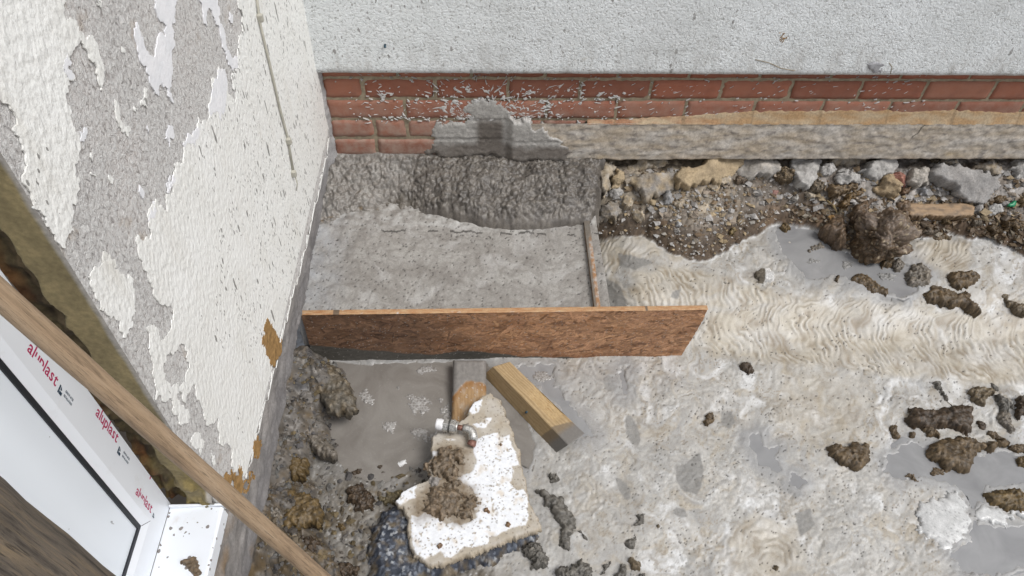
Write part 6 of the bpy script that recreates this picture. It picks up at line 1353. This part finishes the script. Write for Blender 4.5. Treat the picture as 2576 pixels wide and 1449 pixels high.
grey_clods = [
 (zf([(485, 260), (500, 225), (580, 228), (627, 290), (580, 332), (510, 322)]), .016, 'small dark grey clod in the slurry right of the slab'),
 (zf([(338, 378), (450, 420), (560, 468), (642, 480), (672, 560), (682, 640), (782, 690), (802, 800), (762, 900), (772, 1160), (640, 1132), (620, 1000), (608, 800), (550, 700), (430, 600)]), .026, 'long dark grey ridge of concrete running down beside the slab'),
 (zf([(188, 1050), (300, 1028), (402, 1050), (432, 1130), (482, 1250), (472, 1302), (290, 1352), (288, 1220), (200, 1180)]), .030, 'dark grey lump against the right corner of the tarmac'),
 (zf([(578, 1362), (640, 1300), (760, 1268), (822, 1290), (872, 1208), (952, 1280), (1002, 1400), (992, 1480), (578, 1480)]), .028, 'dark grey clump at the bottom edge below the long ridge'),
 (zf([(1483, 852), (1520, 720), (1600, 698), (1614, 760), (1560, 852)]), .014, 'upper pointed grey shard standing in the slurry'),
 (zf([(1398, 1080), (1430, 1000), (1500, 938), (1522, 1010), (1512, 1112), (1450, 1112)]), .014, 'middle pointed grey shard, just below the upper one'),
 (zf([(1418, 1250), (1450, 1198), (1552, 1260), (1562, 1372), (1460, 1342)]), .016, 'brownish grey lump under the middle shard'),
 (zf([(1098, 1422), (1140, 1300), (1232, 1243), (1212, 1302), (1150, 1402)]), .012, 'slim grey sliver at the bottom, right of the dark grey clump'),
 (zf([(1273, 1402), (1330, 1310), (1382, 1288), (1412, 1350), (1372, 1480), (1278, 1480)]), .018, 'grey lump at the bottom edge right of the slim sliver'),
 (zf([(763, 880), (870, 898), (962, 1022), (900, 992), (850, 920)]), .010, 'thin curled grey tail beside the long ridge'),
 (zf([(1560, 1400), (1640, 1405), (1645, 1480), (1562, 1480)]), .010, 'small grey crumb cut by the bottom edge'),
 (z5([(1340, 520), (1420, 470), (1500, 478), (1640, 520), (1560, 600), (1540, 700), (1440, 660), (1370, 620)]), .022, 'flat grey brown lump above the square ended clod'),
 (z5([(1650, 560), (1740, 590), (1830, 660), (1872, 722), (1800, 770), (1740, 762), (1690, 680)]), .022, 'smooth grey mud tongue near the right border'),
 (z5([(925, 420), (1000, 400), (1050, 520), (1120, 620), (1180, 700), (1110, 650), (1030, 540), (960, 480)]), .012, 'thin grey mud strip running down to the square ended clod'),
 (z5([(1615, 420), (1650, 440), (1712, 500), (1700, 525), (1645, 500)]), .008, 'short grey sliver in the folds near the right border'),
 (z2([(2200, 902), (2260, 860), (2330, 940), (2500, 1000), (2500, 1082), (2380, 1052), (2280, 982)]), .020, 'grey brown clods half sunk at the right border below the white slurry'),
 (z2([(390, 522), (450, 480), (562, 500), (522, 562), (430, 582)]), .008, 'frothy grey crumb floating in the upper puddle'),
 (z2([(0, 500), (80, 460), (190, 470), (150, 520), (40, 530)]), .007, 'frothy grey strip at the left of the upper puddle'),
 (z2([(770, 640), (900, 620), (1040, 660), (1010, 720), (860, 740)]), .010, 'frothy grey patch between the clods of the upper puddle'),
 (z6([(945, 1405), (970, 1388), (988, 1402), (970, 1420)]), .010, 'small brown pebble at the bottom of the slurry'),
 (zf([(1760, 840), (1790, 828), (1812, 850), (1785, 884)]), .008, 'tiny brown pebble right of the upper pointed shard'),
]
for px, h, lb in grey_clods:
    c1, c2 = (.105, .098, .085), (.14, .128, .11)
    if 'frothy' in lb: c1, c2 = (.30, .295, .285), (.18, .175, .165)
    elif 'brown' in lb: c1, c2 = (.15, .115, .07), (.10, .075, .045)
    lump('concrete_clod' if 'brown' not in lb else 'mud_clod', px, h, 'mud' if 'shard' not in lb and 'sliver' not in lb and 'tail' not in lb else 'plain', c1, c2, lb, 'clod', 'grey lumps in the slurry', False, skirt=.02)
# half white pebble in the folds, foam curds, chips
def half_col(x, y, d, C_): return L(C_, np.array((.60, .59, .57)), ss(-.002, .003, x-np.mean(x)-.2*(y-np.mean(y))+.004*fbm(x/.01, y/.01, 3, 5)))
lump('stone', z1([(1900, 650), (1920, 600), (2050, 578), (2070, 620), (2112, 690), (2000, 722), (1920, 702)]), .026, 'rock', (.12, .10, .075), (.16, .14, .11), 'half white half brown stone in the folded slurry', 'stone', None, False, colf=half_col, skirt=.02)
lump('render_chip', zm([(808, 875), (850, 853), (855, 872), (820, 892)]), .006, 'slab', (.74, .74, .74), None, 'white chip of render in the murky water left of the slab', 'chip', None, False, .002, .01, .1, mat=M['slabm'])
def foam_col(x, y, d, C_): return np.clip(np.tile(np.array((.55, .55, .54)), x.shape+(1,))*(0.92+.30*fbm(x/.02, y/.02, 4, 3))[..., None]-(np.minimum(*wor(x/.012, y/.012, 4)[:2]) < .12)[..., None]*.2, .1, .9)
lump('foam', z6([(1690, 1120), (1760, 1040), (1880, 1018), (1940, 1070), (1975, 1170), (1940, 1230), (1900, 1300), (1800, 1280), (1700, 1220)]), .009, 'plain', WHT, None, 'broad white foam cake between the two pale puddles', 'foam', None, False, skirt=.02, rag=.3, amp=.10, colf=foam_col, mat=M['slurry'] if False else M['pad'])
lump('foam', z6([(1985, 1120), (2020, 1080), (2080, 1095), (2150, 1125), (2260, 1140), (2260, 1160), (2120, 1185), (2030, 1165)]), .008, 'plain', WHT, None, 'white foam strip below the ochre clod at the right border', 'foam', None, False, skirt=.02, rag=.3, amp=.10, colf=foam_col, mat=M['pad'])
for i, (px, lb) in enumerate(((zm([(855, 560), (880, 515), (920, 530), (975, 550), (975, 595), (930, 628), (885, 605)]), 'largest lacy foam patch on the murky water'), (zm([(625, 510), (655, 490), (668, 520), (660, 560), (635, 555)]), 'small foam patch left on the murky water near the brown mud'), (zm([(732, 700), (770, 660), (802, 655), (795, 685), (750, 708)]), 'slanting foam patch on the murky water below the largest one'), (zm([(1005, 545), (1025, 533), (1042, 548), (1030, 562)]), 'smallest round foam patch beside the plank'), (zm([(1045, 575), (1075, 555), (1078, 640), (1055, 650)]), 'narrow foam patch touching the plank'), (zm([(905, 390), (960, 370), (1010, 380), (1000, 405), (940, 412)]), 'foam strip along the board left of the plank'), (zm([(1500, 425), (1545, 405), (1600, 420), (1560, 460)]), 'lacy foam patch right of the timber offcut'), (zm([(875, 715), (930, 695), (1000, 700), (1000, 740), (940, 730), (890, 745)]), 'thin foam veil just left of the pipe fitting'))):
    def fc(x, y, d, C_):
        f1, f2, fid = wor(x/.009, y/.009, 8+i); k = np.clip((f2-f1)*2.2, 0, 1); return L(np.tile(np.array((.36, .35, .335)), x.shape+(1,)), np.array((.20, .185, .17)), np.clip(k*.9+fbm(x/.02, y/.02, 3, i)*.5, 0, .9))
    lump('foam', px, .0026, 'plain', (.3, .3, .3), None, lb, 'foam', None, False, .002, .004, .35, .0, fc, M['pad'], zabs=plev['f' if i != 6 else 'h']-.0008)
o = blob('mud_splat', SILL.poly([(452, 1415), (480, 1404), (498, 1418), (508, 1440), (500, 1449), (486, 1446), (466, 1424)]), SILL, .006, .002, M['mud'], 'mud', 771, (.16, .11, .065), (.12, .085, .05), .003, .2); props(o, 'brown mud splat lying on the white window sill', 'mud')
# half buried plank, twig, plastic scrap
p0, p1 = on_ground(2268, 533), on_ground(2440, 533)
fr = Frame((p0+p1)/2+np.array((0, 0, .012)), p1-p0, (0, .2, .05))
bp = fr.poly(z8([(1545, 478), (1600, 472), (1750, 476), (1900, 472), (2100, 480), (2142, 500), (2132, 572), (1900, 578), (1700, 582), (1600, 576)]))
def bp_col(x, y, d, C_): return L(wood_grain(x, y, 91, (.34, .24, .15), (.27, .18, .105)), np.array((.15, .11, .075)), np.clip(fbm(x/.04, y/.02, 4, 92)*2+.1, 0, .9))
props(blob('timber_plank', bp, fr, .014, .004, M['wood'], 'slab', 88, rag=.05, skirt=.02, colf=bp_col), 'half buried muddy plank in the rubble right of the very big clod', 'plank')
a, b = on_ground(*z8([(897, 455)])[0]), on_ground(*z8([(988, 550)])[0])
props(link('twig', tubemesh('twig', [a+np.array((0, 0, .012)), (a+b)/2+np.array((.003, 0, .014)), b+np.array((0, 0, .006))], [.0035, .0045, .002], 8), mat_plain('dry_twig', (.24, .18, .09), .8)), 'dry splintered twig left of the very big clod', 'twig')
gp = z8([(2440, 462), (2470, 452), (2500, 440), (2500, 470), (2480, 488), (2448, 490)])
lump('plastic_scrap', gp, .008, 'slab', (.01, .20, .09), None, 'scrap of green plastic in the rubble near the right border', 'plastic', None, True, .004, .01, .1, .012, None, M['green'])

# gravel, grit and crumbs too many to count
def scatter(name, n, pick, size, cols, mat, label, seed):
    r_ = np.random.default_rng(seed)
    base = [np.array(v)/np.linalg.norm(v) for v in ((1, 0, -.25), (-.5, .87, -.25), (-.5, -.87, -.25), (.5, .87, .45), (-1, 0, .45), (.5, -.87, .45), (0, 0, 1.0))]
    bf = [(0, 1, 3), (1, 2, 4), (2, 0, 5), (0, 3, 5), (1, 4, 3), (2, 5, 4), (3, 4, 6), (4, 5, 6), (5, 3, 6)]
    base = np.array(base); V, F, Cc = [], [], []; k = 0
    for q in range(n):
        x, y = pick(r_)
        if x is None: continue
        z = gz(x, y); s_ = size(r_); a = r_.uniform(0, 6.28); ca_, sa = math.cos(a), math.sin(a)
        v = base*(1+.35*r_.normal(0, 1, (7, 1))).clip(.55, 1.5)*np.array((s_, s_*r_.uniform(.55, .95), s_*r_.uniform(.4, .8)))
        v = np.stack([v[:, 0]*ca_-v[:, 1]*sa, v[:, 0]*sa+v[:, 1]*ca_, v[:, 2]], 1)+np.array((x, y, z+s_*.1))
        V.append(v); F.append(np.array(bf)+7*k); k += 1
        c = np.array(cols[r_.integers(len(cols))])*r_.uniform(.7, 1.25); Cc.append(np.tile(c, (7, 1)))
    o = link(name, fastmesh(name, np.concatenate(V), np.concatenate(F), np.concatenate(Cc), False), mat); return props(o, label, kind='stuff')
bwa = np.array(bw)
def pick_bank(r_):
    for _ in range(20):
        x, y = r_.uniform(.83, 2.6), r_.uniform(-.30, .0); i = min(int((x-GX[0])/GS), len(GX)-1); j = min(int((y-GY[0])/GS), len(GY)-1)
        if db[i, j] > 0.004 and r_.random() < .35+.65*(1.0 < x < 1.6) and clear(x, y): return x, y
    return None, None
scatter('gravel', 2300, pick_bank, lambda r_: float(np.clip(r_.lognormal(-5.55, .50), .0018, .013)), [(.30, .28, .25), (.22, .19, .155), (.36, .34, .32), (.14, .10, .065), (.30, .23, .14), (.40, .39, .375), (.10, .07, .045)], M['gravel'], 'loose gravel and grit over the rubble bank', 5)
def pick_rub(r_):
    for _ in range(20):
        x, y = r_.uniform(.86, 2.6), r_.uniform(-.17, .0); i = min(int((x-GX[0])/GS), len(GX)-1); j = min(int((y-GY[0])/GS), len(GY)-1)
        if db[i, j] > 0.03 and (x > 1.5 or r_.random() < .5) and clear(x, y): return x, y
    return None, None
scatter('rubble', 700, pick_rub, lambda r_: float(np.clip(r_.lognormal(-4.5, .35), .006, .022)), [(.30, .285, .27), (.24, .20, .16), (.36, .345, .33), (.30, .235, .15), (.17, .125, .08)], M['stone'], 'small broken stone packed between the larger stones', 6)
def pick_mud(r_):
    for _ in range(20):
        x, y = r_.uniform(1.55, 2.6), r_.uniform(-.30, -.08); i = min(int((x-GX[0])/GS), len(GX)-1); j = min(int((y-GY[0])/GS), len(GY)-1)
        if .003 < db[i, j] < .09: return x, y
    return None, None
scatter('mud_crumbs', 900, pick_mud, lambda r_: float(np.clip(r_.lognormal(-4.75, .4), .005, .020)), [(.11, .072, .036), (.085, .056, .030), (.15, .105, .06), (.16, .135, .10)], M['mud'], 'brown mud crumbs along the edge of the slurry', 7)
def pick_shelf(r_):
    for _ in range(30):
        x, y = r_.uniform(-.09, .34), r_.uniform(-1.38, -.64); i = min(int((x-GX[0])/GS), len(GX)-1); j = min(int((y-GY[0])/GS), len(GY)-1)
        if dsh[i, j] > -.002 or (silt[i, j] > .5 and PY[i, j] > 1180 and r_.random() < .4): return x, y
    return None, None
scatter('mud_crumbs', 1700, pick_shelf, lambda r_: float(np.clip(r_.lognormal(-5.5, .55), .0018, .014)), [(.12, .11, .10), (.10, .08, .055), (.075, .065, .055), (.13, .10, .055), (.15, .145, .135), (.085, .08, .078)], M['gravel'], 'gritty crumbs on the mud along the left wall', 8)
